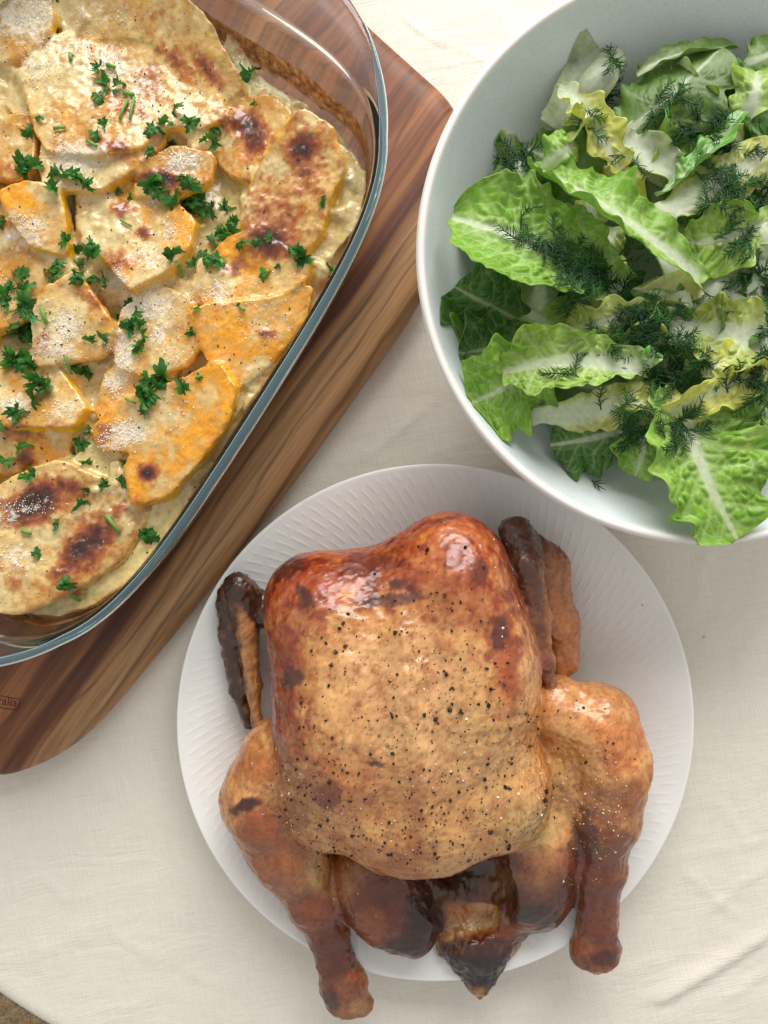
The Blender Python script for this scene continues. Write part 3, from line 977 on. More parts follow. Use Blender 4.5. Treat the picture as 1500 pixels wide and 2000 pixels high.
    hv = 5.58 + 0.55 * fbm(ps, 0.42, 3, 3) + 0.16 * fbm(ps, 1.6, 8, 2)
    hv = hv + 0.55 * cream_field(V[:, 0], V[:, 1])
    D[:, 0] = np.maximum(V[:, 2] - hv, -0.3) + 0.03
    DIN[:, 0] = 1.0
    for i, (q, c, z, sx, sy, th) in enumerate(info):
        m = np.all((V[:, :2] > q.min(0) - 0.5) & (V[:, :2] < q.max(0) + 0.5), axis=1)
        if not m.any():
            continue
        d2 = poly_dist(q, V[m, 0], V[m, 1])
        pp = np.c_[V[m, :2], np.full(m.sum(), i * 2.3)]
        zt = z + (V[m, 0] - c[0]) * sx + (V[m, 1] - c[1]) * sy + 0.16 * fbm(pp, 0.42, 7, 2)
        D[m, i + 1] = np.maximum(d2, np.abs(V[m, 2] - (zt - th / 2)) - th / 2)
        DIN[m, i + 1] = -d2
    part = D.argmin(1)
    col = np.zeros((len(V), 3))
    BRN = np.zeros(len(V))
    for j in range(len(SLICES) + 1):
        m = part == j
        if not m.any():
            continue
        if j == 0:
            col[m], BRN[m] = gratin_colour(V[m], VN[m, 2], lin(228, 214, 164), 0.25, 40, np.ones(m.sum()))
            continue
        nm, _, _, _, _, kind, coat = SLICES[j - 1]
        c, BRN[m] = gratin_colour(V[m], VN[m, 2], FLESH[kind], coat, 60, DIN[m, j])
        sc = lin(246, 186, 16) if nm == 'pumpkin_slice' else lin(224, 206, 146)
        if kind == 'pale':
            sc = lin(228, 188, 106)
        pv = np.c_[V[m, :2], np.full(m.sum(), 3.3)]
        vis = sm(-0.35, 0.25, fbm(pv, 0.6, 201, 3) + (0.25 if kind == 'orange' else -0.05))
        col[m] = mix(c, sc, sm(0.75, 0.45, VN[m, 2]) * ((0.3 + 0.6 * vis) if kind == 'orange' else (0.12 + 0.5 * vis)))
    rel = 0.075 * fbm(V, 1.5, 111, 3) + 0.026 * fbm(V, 5.5, 113, 2) + 0.10 * np.clip(BRN, 0, 1) * (0.3 + fbm(V, 2.2, 117, 3))
    V = V + VN * rel[:, None]
    VN = vnorm(V)
    eq = part[Q]
    fp = np.where((eq[:, 0] == eq[:, 1]) | (eq[:, 0] == eq[:, 2]) | (eq[:, 0] == eq[:, 3]), eq[:, 0], eq[:, 1])
    for j in range(1, len(SLICES) + 1):                   # keep every slice in one piece
        fi = np.where(fp == j)[0]
        if len(fi) == 0:
            continue
        u, inv = np.unique(Q[fi], return_inverse=True)
        inv = inv.reshape(-1, 4)
        lab = np.arange(len(u))
        while True:
            mn = lab[inv].min(1)
            new = lab.copy()
            for c4 in range(4):
                np.minimum.at(new, inv[:, c4], mn)
            new = new[new]
            if (new == lab).all():
                break
            lab = new
        fl_ = lab[inv[:, 0]]
        big_ = np.bincount(fl_).argmax()
        fp[fi[fl_ != big_]] = 0
    for j in range(len(SLICES) + 1):
        q = Q[fp == j]
        if len(q) < 12:
            continue
        u, inv = np.unique(q, return_inverse=True)
        mk('cream_sauce' if j == 0 else SLICES[j - 1][0], V[u], inv.reshape(-1, 4), m_food, t, col=col[u], normals=VN[u])
    bvh = BVHTree.FromPolygons(V.tolist(), Q.tolist())

    def drop(x, y):
        h = bvh.ray_cast(Vector((x, y, 12.0)), Vector((0, 0, -1)))
        return (h[0].z, h[1]) if h[0] else (None, None)

    rs = np.random.RandomState(8)
    pos, size, colr = [], [], []
    for (x, y, rx, ry, n) in CRUMB:
        for k in range(int(n * 2.4)):
            a = P(x + rs.normal() * rx * 0.55, y + rs.normal() * ry * 0.55, 6.3)
            z, nn = drop(a[0], a[1])
            if z is None or z < 4.6:
                continue
            s = 0.014 + 0.034 * rs.uniform() ** 2.0
            pos.append((a[0], a[1], z + s * rs.uniform(0.1, 1.6)))
            size.append(s)
            colr.append(lin(*[(250, 247, 240), (246, 240, 226), (250, 248, 243), (240, 224, 188)][rs.randint(4)]))
    for k in range(2600):
        a = P(rs.uniform(-80, 700), rs.uniform(-30, 1190), 6.2)
        z, nn = drop(a[0], a[1])
        if z is None or z < 4.9:
            continue
        s = rs.uniform(0.014, 0.032)
        pos.append((a[0], a[1], z + s * 0.5))
        size.append(s)
        colr.append(lin(*[(232, 206, 156), (240, 226, 190), (216, 172, 104)][rs.randint(3)]))
    V, F = grains(np.array(pos), np.array(size), 0.5, 3)
    o = mk('cheese_crumbs', V, F, M_GRAIN, t, col=np.repeat(np.array(colr), 6, 0), smooth=False)
    o['kind'] = 'stuff'
    pos, size, colr = [], [], []
    cl = [(rs.uniform(-60, 640), rs.uniform(0, 1130)) for _ in range(60)]
    for k in range(1100):
        if k % 3:
            q = cl[rs.randint(len(cl))]
            a = P(q[0] + rs.normal() * 30, q[1] + rs.normal() * 30, 6.3)
        else:
            a = P(rs.uniform(-60, 690), rs.uniform(-20, 1180), 6.3)
        z, nn = drop(a[0], a[1])
        if z is None or z < 4.9:
            continue
        s = rs.choice([0.022, 0.035, 0.055, 0.075], p=[0.4, 0.38, 0.16, 0.06])
        pos.append((a[0], a[1], z + s * 0.3))
        size.append(s)
        colr.append(lin(*[(28, 20, 16), (52, 34, 24), (80, 52, 34)][rs.randint(3)]))
    V, F = grains(np.array(pos), np.array(size), 0.4, 5)
    o = mk('pepper_flakes', V, F, M_GRAIN, t, col=np.repeat(np.array(colr), 6, 0), smooth=False)
    o['kind'] = 'stuff'
    build_parsley(drop)


PARSLEY = [(205, 150, 26, 3), (195, 186, 26, 2), (228, 160, 24, 2), (205, 255, 30, 2), (345, 225, 32, 2), (425, 238, 34, 2), (325, 275, 36, 3), (298, 300, 18, 1), (400, 275, 16, 1), (70, 250, 26, 2), (68, 325, 34, 3), (62, 345, 24, 2),
           (135, 355, 40, 4), (172, 372, 30, 2), (320, 372, 40, 4), (360, 385, 44, 5), (398, 392, 36, 3), (425, 395, 24, 2), (228, 370, 14, 1), (252, 384, 14, 1), (345, 505, 40, 1), (440, 440, 32, 3), (432, 475, 36, 3), (400, 505, 34, 3), (500, 482, 30, 3), (584, 502, 36, 3),
           (645, 512, 30, 2), (630, 405, 14, 1), (518, 533, 24, 1), (545, 520, 14, 1), (105, 515, 38, 4), (40, 537, 26, 1), (150, 500, 28, 2), (185, 492, 32, 3), (182, 540, 32, 3), (165, 555, 24, 1), (50, 590, 42, 5), (28, 640, 44, 5),
           (42, 690, 46, 6), (70, 605, 24, 2), (232, 588, 26, 2), (218, 608, 20, 1), (262, 632, 34, 3), (262, 668, 36, 4), (200, 662, 26, 2), (95, 765, 46, 4), (148, 728, 36, 3), (282, 765, 44, 5), (318, 752, 44, 5), (305, 790, 34, 3),
           (15, 818, 36, 3), (50, 815, 20, 1), (165, 837, 22, 1), (155, 868, 22, 1), (42, 930, 36, 3), (45, 875, 26, 1), (185, 925, 26, 2), (205, 945, 18, 1), (235, 940, 20, 1), (266, 1042, 38, 2), (110, 1022, 22, 1), (160, 985, 22, 1),
           (170, 958, 14, 1), (80, 1080, 18, 1), (135, 1140, 26, 1), (485, 135, 28, 1), (495, 195, 10, 1), (385, 655, 18, 2), (390, 612, 16, 1), (468, 600, 8, 1), (398, 742, 12, 1), (240, 903, 12, 1), (375, 360, 22, 2), (0, 425, 30, 2), (10, 590, 30, 2),
           (-60, 620, 50, 5), (-80, 350, 50, 4), (-70, 900, 50, 5)]
STEMS = [(250, 195, 238, 240, 6), (262, 190, 258, 240, 6), (240, 180, 262, 184, 9), (205, 120, 222, 126, 8), (137, 105, 139, 120, 8), (112, 260, 135, 256, 7), (178, 285, 200, 300, 7), (345, 490, 352, 535, 7), (205, 1005, 232, 1040, 8), (50, 1035, 68, 1042, 7),
         (118, 1140, 146, 1176, 8), (135, 700, 138, 730, 6), (30, 660, 60, 672, 6), (390, 745, 402, 738, 6), (430, 505, 438, 520, 9), (428, 425, 440, 440, 7), (480, 610, 470, 602, 6), (235, 430, 258, 443, 5), (95, 610, 103, 640, 8), (250, 780, 270, 790, 6)]


def parsley_mesh(name, seed):
    rs = np.random.RandomState(seed)
    n, nr = 54, 5
    th = np.linspace(-np.pi, np.pi, n, endpoint=False)
    lobes = 0.36 + 0.64 * np.abs(np.cos(1.5 * th + rs.uniform(-0.2, 0.2))) ** 0.8
    ser = 1 + 0.16 * np.sin(th * 11 + rs.uniform(0, 6)) + 0.10 * np.sin(th * 17 + rs.uniform(0, 6))
    r = lobes * ser * (1 - 0.25 * np.abs(th) / np.pi)
    ks = np.linspace(0.08, 1, nr)
    x = ks[:, None] * r * np.cos(th)
    y = ks[:, None] * r * np.sin(th)
    z = 0.28 * np.sin(x * 3.2 + rs.uniform(0, 6)) * ks[:, None] + 0.25 * np.sin(y * 4 + rs.uniform(0, 6)) * ks[:, None] + rs.uniform(-0.3, 0.5) * y ** 2 + 0.06 * np.sin(th * 9) * ks[:, None] ** 2
    V = np.stack([x, y, z], -1).reshape(-1, 3) * CM
    V = np.vstack([V, [[0, 0, 0]]])
    F = grid_faces(nr, n, True).tolist() + [[n * nr, (j + 1) % n, j][::-1] for j in range(n)]
    me = bpy.data.meshes.new(name)
    me.from_pydata(V.tolist(), [], F)
    me.polygons.foreach_set('use_smooth', np.ones(len(me.polygons), bool))
    a = me.color_attributes.new('Col', 'FLOAT_COLOR', 'POINT')
    base = mix(np.repeat(lin(34, 88, 30)[None], len(V), 0), lin(74, 138, 50), np.clip(0.5 + V[:, 2] / CM * 1.0 + rs.uniform(-0.3, 0.3), 0, 1))
    a.data.foreach_set('color', np.c_[base, np.ones(len(V))].astype(np.float32).ravel())
    me.materials.append(M_HERB)
    return me


def build_parsley(drop):
    rs = np.random.RandomState(21)
    protos = [parsley_mesh('parsley_leaf', 100 + k) for k in range(9)]
    for (x, y, r, n) in PARSLEY:
        for k in range(n):
            sp = 0.0 if n == 1 else r * 0.5
            a = P(x + rs.normal() * sp * 0.8, y + rs.normal() * sp * 0.8, 6.3)
            z, nn = drop(a[0], a[1])
            if z is None:
                continue
            o = bpy.data.objects.new('parsley_leaf', protos[rs.randint(len(protos))])
            COL.objects.link(o)
            s = (r / 41.5) * (0.75 if n == 1 else 0.52) * rs.uniform(0.75, 1.3) * 1.12
            o.location = (a[0] * CM, a[1] * CM, (z + 0.05 + 0.3 * s * rs.uniform(0.3, 1) + 0.05 * k) * CM)
            o.rotation_euler = (rs.normal() * 0.45, rs.normal() * 0.45, rs.uniform(0, 6.3))
            o.scale = (s, s * rs.uniform(0.6, 1), s)
            tag(o, 'chopped green parsley leaf scattered on the golden gratin', 'parsley', 'parsley leaves scattered on the gratin')
    for (x0, y0, x1, y1, wd) in STEMS:
        a, b = P(x0, y0, 6.4), P(x1, y1, 6.4)
        za, zb = drop(a[0], a[1])[0] or 6.0, drop(b[0], b[1])[0] or 6.0
        a[2], b[2] = za + 0.12, zb + 0.12
        m = (a + b) / 2
        m[2] += 0.05
        r = wd / 41.5 / 2
        V, F = tubes([np.array([a, a * 0.98 + m * 0.02, m, b * 0.98 + m * 0.02, b])], [np.array([r * 0.3, r, r * 0.92, r * 0.9, r * 0.3])], 8)
        c = np.repeat(lin(126, 176, 84)[None], len(V), 0)
        o = mk('chopped_parsley', V, F, M_HERB, base=(a[0], a[1], a[2] - r), col=c)
        tag(o, 'short pale green chopped parsley stem on the golden gratin', 'parsley', 'parsley stems scattered on the gratin')


# ================================================================== PLATE
PC = P(849.5, 1407.6, 2.0)[:2]
PR = 13.4


def plate_z(r):
    r = np.asarray(r, float)
    return 0.62 + 1.38 * sm(0, 1, np.clip((r - 6.5) / 9.5, 0, 1)) * 1.62


def build_plate():
    t = thing('dinner_plate', (PC[0], PC[1], 0), 'round white dinner plate with embossed dash pattern holding the roast chicken', 'plate')
    ns = 1500
    r = np.r_[0.05, np.linspace(1.0, 5.0, 9), np.arange(5.2, 13.02, 0.085), 13.1, 13.2, 13.28, 13.34, 13.38, 13.4, 13.37, 13.28, 13.0, 12.0, 9.5, 8.3, 8.1, 8.05, 7.7, 7.4, 7.0, 0.05]
    zt = plate_z(np.minimum(r, 13.2))
    n_top = np.argmax(r >= 13.4)
    z = zt.copy()
    zr = plate_z(13.2)
    tail = [0.03, -0.10, -0.2, -0.27, -0.45]
    z[n_top - 3:n_top] = [zr + 0.02, zr + 0.015, zr + 0.0]
    z[n_top:n_top + 5] = [zr - 0.05, zr - 0.14, zr - 0.22, zr - 0.32, plate_z(12.0) - 0.38]
    rest = r[n_top + 5:]
    z[n_top + 5:] = [plate_z(9.5) - 0.42, 0.2, 0.06, 0.0, 0.0, 0.14, 0.2, 0.2][:len(rest)]
    th = np.linspace(0, 2 * np.pi, ns, endpoint=False)
    Rr, T = np.meshgrid(r, th, indexing='ij')
    Z = np.repeat(z[:, None], ns, 1)
    # raised dashes on swirling radial lines
    N = 150
    q = (T - 0.55 * (Rr / 13.4) ** 1.0) * N / (2 * np.pi)
    lane = np.floor(q)
    fq = q - lane - 0.5
    per = 1.15
    rnd = _hash(lane.ravel(), lane.ravel() * 3 + 1, lane.ravel() * 0, 5).reshape(lane.shape)
    s = Rr / per + 0.5 * (lane % 2) + 0.18 * rnd
    fs = s - np.floor(s) - 0.5
    duty = 0.05 + 0.27 * sm(7.5, 12.0, Rr)
    dash = np.exp(-(fq / 0.11) ** 2) * (1 - sm(duty, duty + 0.1, np.abs(fs)))
    top = (np.arange(len(r)) < n_top - 6)[:, None]
    Z = Z + np.where(top, 0.022 * dash * sm(5.2, 6.5, Rr) * (1 - sm(12.85, 13.1, Rr)), 0)
    V = np.stack([PC[0] + Rr * np.cos(T), PC[1] + Rr * np.sin(T), Z], -1).reshape(-1, 3)
    F = grid_faces(len(r), ns, True)
    mk('plate_body', V, F, M_PLATE, t)
    rs = np.random.RandomState(2)
    pos, size = [], []
    for (x, y) in [(775, 960), (690, 1000), (655, 1060), (583, 1045), (401, 1440), (1140, 1280), (1095, 1800), (1248, 1608), (1250, 1612), (470, 1480), (1250, 1180), (1150, 1258), (620, 1025)]:
        a = P(x, y, 1.8)
        rr = math.hypot(a[0] - PC[0], a[1] - PC[1])
        s = 0.05 if x in (1248, 1250) else rs.uniform(0.018, 0.032)
        pos.append((a[0], a[1], plate_z(rr) + s * 0.4))
        size.append(s)
    V, F = grains(np.array(pos), np.array(size), 0.5, 9)
    o = mk('pepper_specks', V, F, M_GRAIN, t, col=np.repeat(lin(30, 24, 20)[None], len(V), 0), smooth=False)
    o['kind'] = 'stuff'
    a = P(1375, 1244, 0)
    V, F = grains(np.array([[a[0], a[1], 0.02]]), np.array([0.06]), 0.7, 4)
    o = mk('pepper_flake', V, F, M_GRAIN, base=(a[0], a[1], -0.05), col=np.repeat(lin(26, 18, 14)[None], 6, 0), smooth=False)
    tag(o, 'tiny black pepper flake lying alone on the bare tablecloth', 'pepper')


# ================================================================== CHICKEN
def surface_nets(f, org, h):
    s = f < 0
    nx, ny, nz = f.shape
    cnt = np.zeros((nx - 1, ny - 1, nz - 1), np.uint8)
    cs = [(i, j, k) for i in (0, 1) for j in (0, 1) for k in (0, 1)]
    for i, j, k in cs:
        cnt += s[i:nx - 1 + i, j:ny - 1 + j, k:nz - 1 + k]
    act = (cnt > 0) & (cnt < 8)
    I = np.argwhere(act)
    idx = np.full(act.shape, -1, np.int64)
    idx[act] = np.arange(len(I))
    pos = np.zeros((len(I), 3))
    num = np.zeros(len(I))
    for a in cs:
        for ax in range(3):
            if a[ax]:
                continue
            b = list(a)
            b[ax] = 1
            fa = f[I[:, 0] + a[0], I[:, 1] + a[1], I[:, 2] + a[2]]
            fb = f[I[:, 0] + b[0], I[:, 1] + b[1], I[:, 2] + b[2]]
            m = (fa < 0) != (fb < 0)
            tt = np.where(m, fa / np.where(m, fa - fb, 1), 0)
            e = np.array(a, float)[None] + tt[:, None] * np.eye(3)[ax][None]
            pos += e * m[:, None]
            num += m
    V = np.asarray(org) + h * (I + pos / num[:, None])
    Q = []
    for ax in range(3):
        b, c = (ax + 1) % 3, (ax + 2) % 3
        lo = [slice(None)] * 3
        hi = [slice(None)] * 3
        lo[ax], hi[ax] = slice(0, -1), slice(1, None)
        ch = s[tuple(lo)] != s[tuple(hi)]
        E = np.argwhere(ch)
        E = E[(E[:, b] > 0) & (E[:, c] > 0) & (E[:, b] < f.shape[b] - 1) & (E[:, c] < f.shape[c] - 1)]
        inside = s[E[:, 0], E[:, 1], E[:, 2]]

        def at(db, dc):
            q = E.copy()
            q[:, b] += db
            q[:, c] += dc
            return idx[q[:, 0], q[:, 1], q[:, 2]]
        quad = np.stack([at(-1, -1), at(0, -1), at(0, 0), at(-1, 0)], 1)
        quad[~inside] = quad[~inside][:, ::-1]
        Q.append(quad)
    return V, np.vstack(Q)


def ell(c, r, rot=0.0, tilt=0.0):
    """ellipsoid: centre (px,py,z), radii cm, rotation about z, tilt about its own x"""
    return ('e', P(*c), np.array(r, float), rot, tilt)


def cap(*pts):
    """tapered limb through (px,py,z,r) joints"""
    return ('c', [(P(a, b, z), r) for a, b, z, r in pts])


def sdf(pr, X):
    if pr[0] == 'e':
        _, c, r, rot, tilt = pr
        d = X - c.astype(np.float32)
        ca, sa = math.cos(rot), math.sin(rot)
        x = d[..., 0] * ca + d[..., 1] * sa
        y = -d[..., 0] * sa + d[..., 1] * ca
        z = d[..., 2]
        if tilt:
            ct, st = math.cos(tilt), math.sin(tilt)
            y, z = y * ct + z * st, -y * st + z * ct
        k0 = np.sqrt((x / r[0]) ** 2 + (y / r[1]) ** 2 + (z / r[2]) ** 2)
        k1 = np.sqrt((x / r[0] ** 2) ** 2 + (y / r[1] ** 2) ** 2 + (z / r[2] ** 2) ** 2) + 1e-6
        return k0 * (k0 - 1) / k1
    best = None
    for (a, ra), (b, rb) in zip(pr[1][:-1], pr[1][1:]):
        ba = (b - a).astype(np.float32)
        pa = X - a.astype(np.float32)
        t = np.clip((pa @ ba) / float(ba @ ba), 0, 1)
        d = np.linalg.norm(pa - t[..., None] * ba, axis=-1) - (ra + (rb - ra) * (t * t * (3 - 2 * t)))
        best = d if best is None else smin(best, d, 0.35)
    return best


def smin(a, b, k):
    h = np.clip(0.5 + 0.5 * (b - a) / k, 0, 1)
    return b + (a - b) * h - k * h * (1 - h)


def bounds(pr):
    if pr[0] == 'e':
        m = float(pr[2].max())
        return pr[1] - m, pr[1] + m
    pts = np.array([p for p, r in pr[1]])
    m = max(r for p, r in pr[1])
    return pts.min(0) - m, pts.max(0) + m


CHICK = [  # part, primitive, blend radius
    ('body', ell((790, 1365, 5.2), (6.0, 7.6, 4.9)), 0.5),
    ('body', ell((650, 1225, 5.4), (3.2, 3.6, 3.5), 0.2), 1.3),
    ('body', ell((595, 1165, 4.9), (1.7, 1.7, 2.2)), 1.1),
    ('body', ell((875, 1150, 5.9), (3.0, 3.7, 3.7), -0.1), 1.2),
    ('body', ell((915, 1300, 5.8), (3.3, 4.6, 4.1), 0.1), 1.2),
    ('body', ell((700, 1400, 5.8), (3.9, 4.8, 3.9), -0.05), 1.2),
    ('body', ell((820, 1570, 6.0), (4.4, 3.2, 3.0), 0, -0.15), 1.2),
    ('body', ell((955, 1520, 5.4), (2.8, 3.4, 3.2), 0.5), 1.0),
    ('body', ell((620, 1540, 4.8), (2.2, 3.0, 2.6), 0.3), 1.0),
    ('body', ell((860, 1690, 2.0), (4.9, 3.4, 1.15)), 0.6),
    ('body', ell((740, 1735, 3.1), (2.2, 3.1, 2.05), 0.45), 0.7),
    ('body', ell((800, 1800, 3.0), (1.5, 1.7, 1.6), 0.4), 0.6),
    ('body', ell((1045, 1650, 3.3), (2.3, 3.2, 2.3), -0.15), 0.9),
    ('body', ell((1042, 1735, 2.9), (2.15, 2.0, 1.8), 0.2), 0.9),
    ('body', ell((985, 1800, 2.1), (2.0, 1.1, 1.2), 0.35), 0.8),
    ('leg', cap((560, 1490, 4.2, 2.4), (528, 1560, 3.9, 2.4), (560, 1645, 3.5, 2.05), (612, 1750, 3.1, 1.42), (640, 1822, 2.95, 1.02), (655, 1868, 2.9, 0.92), (671, 1920, 2.9, 1.12), (681, 1950, 2.9, 1.0)), 0.42),
    ('leg', ell((660, 1948, 2.8), (0.62, 0.85, 0.75)), 0.15),
    ('leg', ell((702, 1958, 2.9), (0.66, 0.62, 0.7)), 0.12),
    ('leg.001', cap((1090, 1390, 4.3, 1.7), (1165, 1420, 4.5, 2.05), (1190, 1490, 4.5, 2.0), (1182, 1590, 4.2, 1.75), (1172, 1690, 3.8, 1.22), (1167, 1765, 3.4, 0.98), (1165, 1805, 3.3, 0.98), (1163, 1848, 3.2, 1.22)), 0.4),
    ('leg.001', ell((1095, 1480, 3.3), (2.1, 2.9, 2.1), 0.2), 0.6),
    ('leg.001', ell((1138, 1855, 3.2), (0.66, 0.8, 0.8)), 0.12),
    ('leg.001', ell((1188, 1852, 3.2), (0.66, 0.72, 0.75)), 0.12),
    ('wing', cap((600, 1240, 3.0, 1.1), (520, 1195, 3.0, 0.75), (466, 1158, 3.3, 0.85)), 0.35),
    ('wing', cap((468, 1150, 3.6, 0.85), (482, 1235, 3.4, 0.55), (493, 1340, 3.2, 0.45), (502, 1405, 3.0, 0.2), (504, 1450, 2.9, 0.05)), 0.22),
    ('wing', cap((452, 1165, 2.9, 0.82), (452, 1235, 2.7, 0.62), (464, 1340, 2.5, 0.5), (486, 1415, 2.5, 0.28)), 0.18),
    ('wing.001', cap((1006, 1040, 4.7, 0.78), (1026, 1110, 5.0, 0.84), (1046, 1200, 5.0, 0.68), (1062, 1290, 5.0, 0.48), (1078, 1350, 5.0, 0.24), (1090, 1395, 5.1, 0.06)), 0.22),
    ('wing.001', cap((1018, 1045, 4.3, 0.7), (1064, 1110, 3.4, 1.2), (1086, 1220, 3.2, 1.12), (1096, 1290, 3.2, 0.85)), 0.3),
    ('tail', cap((925, 1790, 2.1, 1.5), (930, 1842, 2.1, 1.5), (934, 1895, 2.0, 0.88), (937, 1946, 1.9, 0.12)), 0.5),
    ('tail', cap((880, 1842, 2.1, 0.8), (934, 1900, 2.0, 0.7), (985, 1835, 2.1, 0.8)), 0.5),
]
CAVITY = [ell((918, 1705, 3.9), (2.1, 1.9, 2.2), 0.1), ell((945, 1740, 3.9), (1.7, 1.7, 1.9)), ell((925, 1785, 3.7), (1.9, 1.4, 1.4)), ell((905, 1650, 3.5), (1.8, 2.4, 1.6)), ell((1176, 1898, 3.2), (0.62, 0.62, 0.7)), ell((676, 1998, 2.9), (0.5, 0.6, 0.6))]

PAINT = [  # px, py, rx, ry, rot, colour, strength, noise
    (790, 1330, 150, 120, 0, (214, 172, 122), 0.8), (850, 1460, 90, 90, 0, (222, 180, 126), 0.8), (960, 1450, 90, 150, 0, (226, 178, 110), 0.85), (900, 1610, 140, 60, 0.3, (218, 168, 104), 0.8),
    (700, 1120, 140, 40, 0, (156, 78, 38), 0.9), (600, 1150, 70, 60, 0, (184, 96, 40), 0.9), (640, 1080, 60, 16, 0, (226, 168, 96), 0.8), (860, 1050, 110, 50, 0, (206, 128, 58), 0.85),
    (900, 1170, 110, 60, 0.2, (168, 84, 38), 0.8), (985, 1270, 34, 110, -0.15, (168, 82, 30), 0.9), (545, 1280, 34, 170, 0, (178, 98, 44), 0.85), (560, 1440, 50, 90, 0, (160, 90, 46), 0.6),
    (720, 1540, 150, 90, 0, (194, 112, 44), 0.75), (812, 1560, 20, 120, 0, (176, 92, 34), 0.7), (985, 1360, 30, 80, 0, (206, 130, 60), 0.7), (930, 1100, 50, 40, 0, (186, 96, 40), 0.7),
    (596, 1165, 34, 15, 1.0, (84, 34, 20), 1.0), (575, 1325, 22, 20, 0, (92, 42, 24), 0.9), (590, 1210, 60, 40, 0, (150, 70, 34), 0.6), (770, 1170, 70, 14, -0.1, (98, 54, 36), 0.8), (975, 1235, 16, 40, 0.1, (92, 38, 18), 0.9),
    (900, 1085, 30, 22, 0, (150, 66, 28), 0.8), (935, 1110, 16, 30, 0, (120, 50, 24), 0.8), (720, 1100, 60, 22, 0, (124, 58, 34), 0.7), (770, 1140, 14, 10, 0, (80, 40, 26), 0.8), (560, 1115, 36, 16, -0.6, (96, 44, 22), 0.8),
    (735, 1492, 22, 8, 0.2, (70, 26, 14), 1.0), (640, 1555, 30, 26, 0, (138, 64, 32), 0.7), (590, 1560, 70, 70, 0, (150, 106, 66), 0.75), (560, 1600, 50, 30, 0, (132, 92, 60), 0.5),
    (505, 1490, 44, 46, 0, (196, 124, 56), 0.9), (482, 1572, 32, 16, -0.5, (70, 28, 16), 1.1), (500, 1650, 60, 90, 0.3, (162, 88, 48), 0.85), (560, 1690, 80, 60, 0, (170, 104, 62), 0.7), (620, 1700, 26, 40, 0, (206, 172, 110), 0.8),
    (612, 1790, 60, 50, 0, (140, 70, 38), 0.8), (650, 1870, 70, 70, 0, (98, 46, 28), 0.95), (672, 1935, 40, 30, 0, (132, 82, 52), 0.7), (690, 1905, 14, 14, 0, (176, 92, 60), 0.8), (640, 1955, 26, 30, 0, (66, 36, 28), 0.8), (700, 1968, 24, 16, 0, (168, 130, 84), 0.9),
    (1130, 1370, 80, 50, 0.4, (226, 170, 112), 0.9), (1210, 1440, 60, 50, 0, (212, 140, 80), 0.9), (1205, 1490, 50, 26, 0.2, (194, 108, 56), 0.7), (1110, 1500, 60, 70, 0, (212, 168, 104), 0.75), (1190, 1570, 80, 60, 0, (160, 98, 66), 0.8),
    (1170, 1660, 80, 70, 0, (128, 74, 46), 0.9), (1140, 1640, 30, 60, 0, (96, 52, 36), 0.7), (1168, 1760, 70, 70, 0, (116, 62, 38), 0.9), (1170, 1850, 60, 50, 0, (112, 56, 38), 0.95), (1140, 1850, 22, 26, 0, (150, 86, 56), 0.7), (1180, 1872, 26, 16, 0, (70, 32, 24), 0.9),
    (690, 1700, 50, 70, 0.4, (178, 118, 62), 0.9), (760, 1770, 80, 90, 0.3, (112, 42, 16), 1.0), (720, 1810, 40, 40, 0.6, (150, 80, 30), 0.8), (830, 1790, 46, 66, 0, (54, 26, 20), 1.0), (800, 1850, 50, 20, 0, (50, 26, 22), 0.9), (835, 1720, 40, 30, 0, (84, 30, 16), 0.9),
    (1045, 1610, 70, 50, 0, (206, 176, 116), 0.95), (1070, 1690, 70, 36, 0, (142, 60, 24), 0.95), (1060, 1740, 80, 50, 0, (92, 44, 26), 1.0), (1040, 1795, 60, 30, 0, (58, 38, 32), 1.0), (995, 1680, 40, 30, 0.6, (90, 38, 22), 0.9),
    (905, 1690, 70, 46, 0, (58, 34, 22), 1.0), (985, 1725, 30, 44, 0.3, (138, 108, 70), 0.75), (900, 1735, 40, 40, 0, (66, 38, 24), 0.9), (940, 1797, 56, 24, -0.1, (196, 160, 108), 0.9), (900, 1780, 30, 24, 0, (196, 132, 54), 0.8), (955, 1830, 90, 16, -0.2, (150, 66, 26), 0.9),
    (930, 1890, 110, 56, 0, (48, 30, 28), 1.3), (935, 1850, 90, 20, 0, (82, 36, 24), 0.8),
]


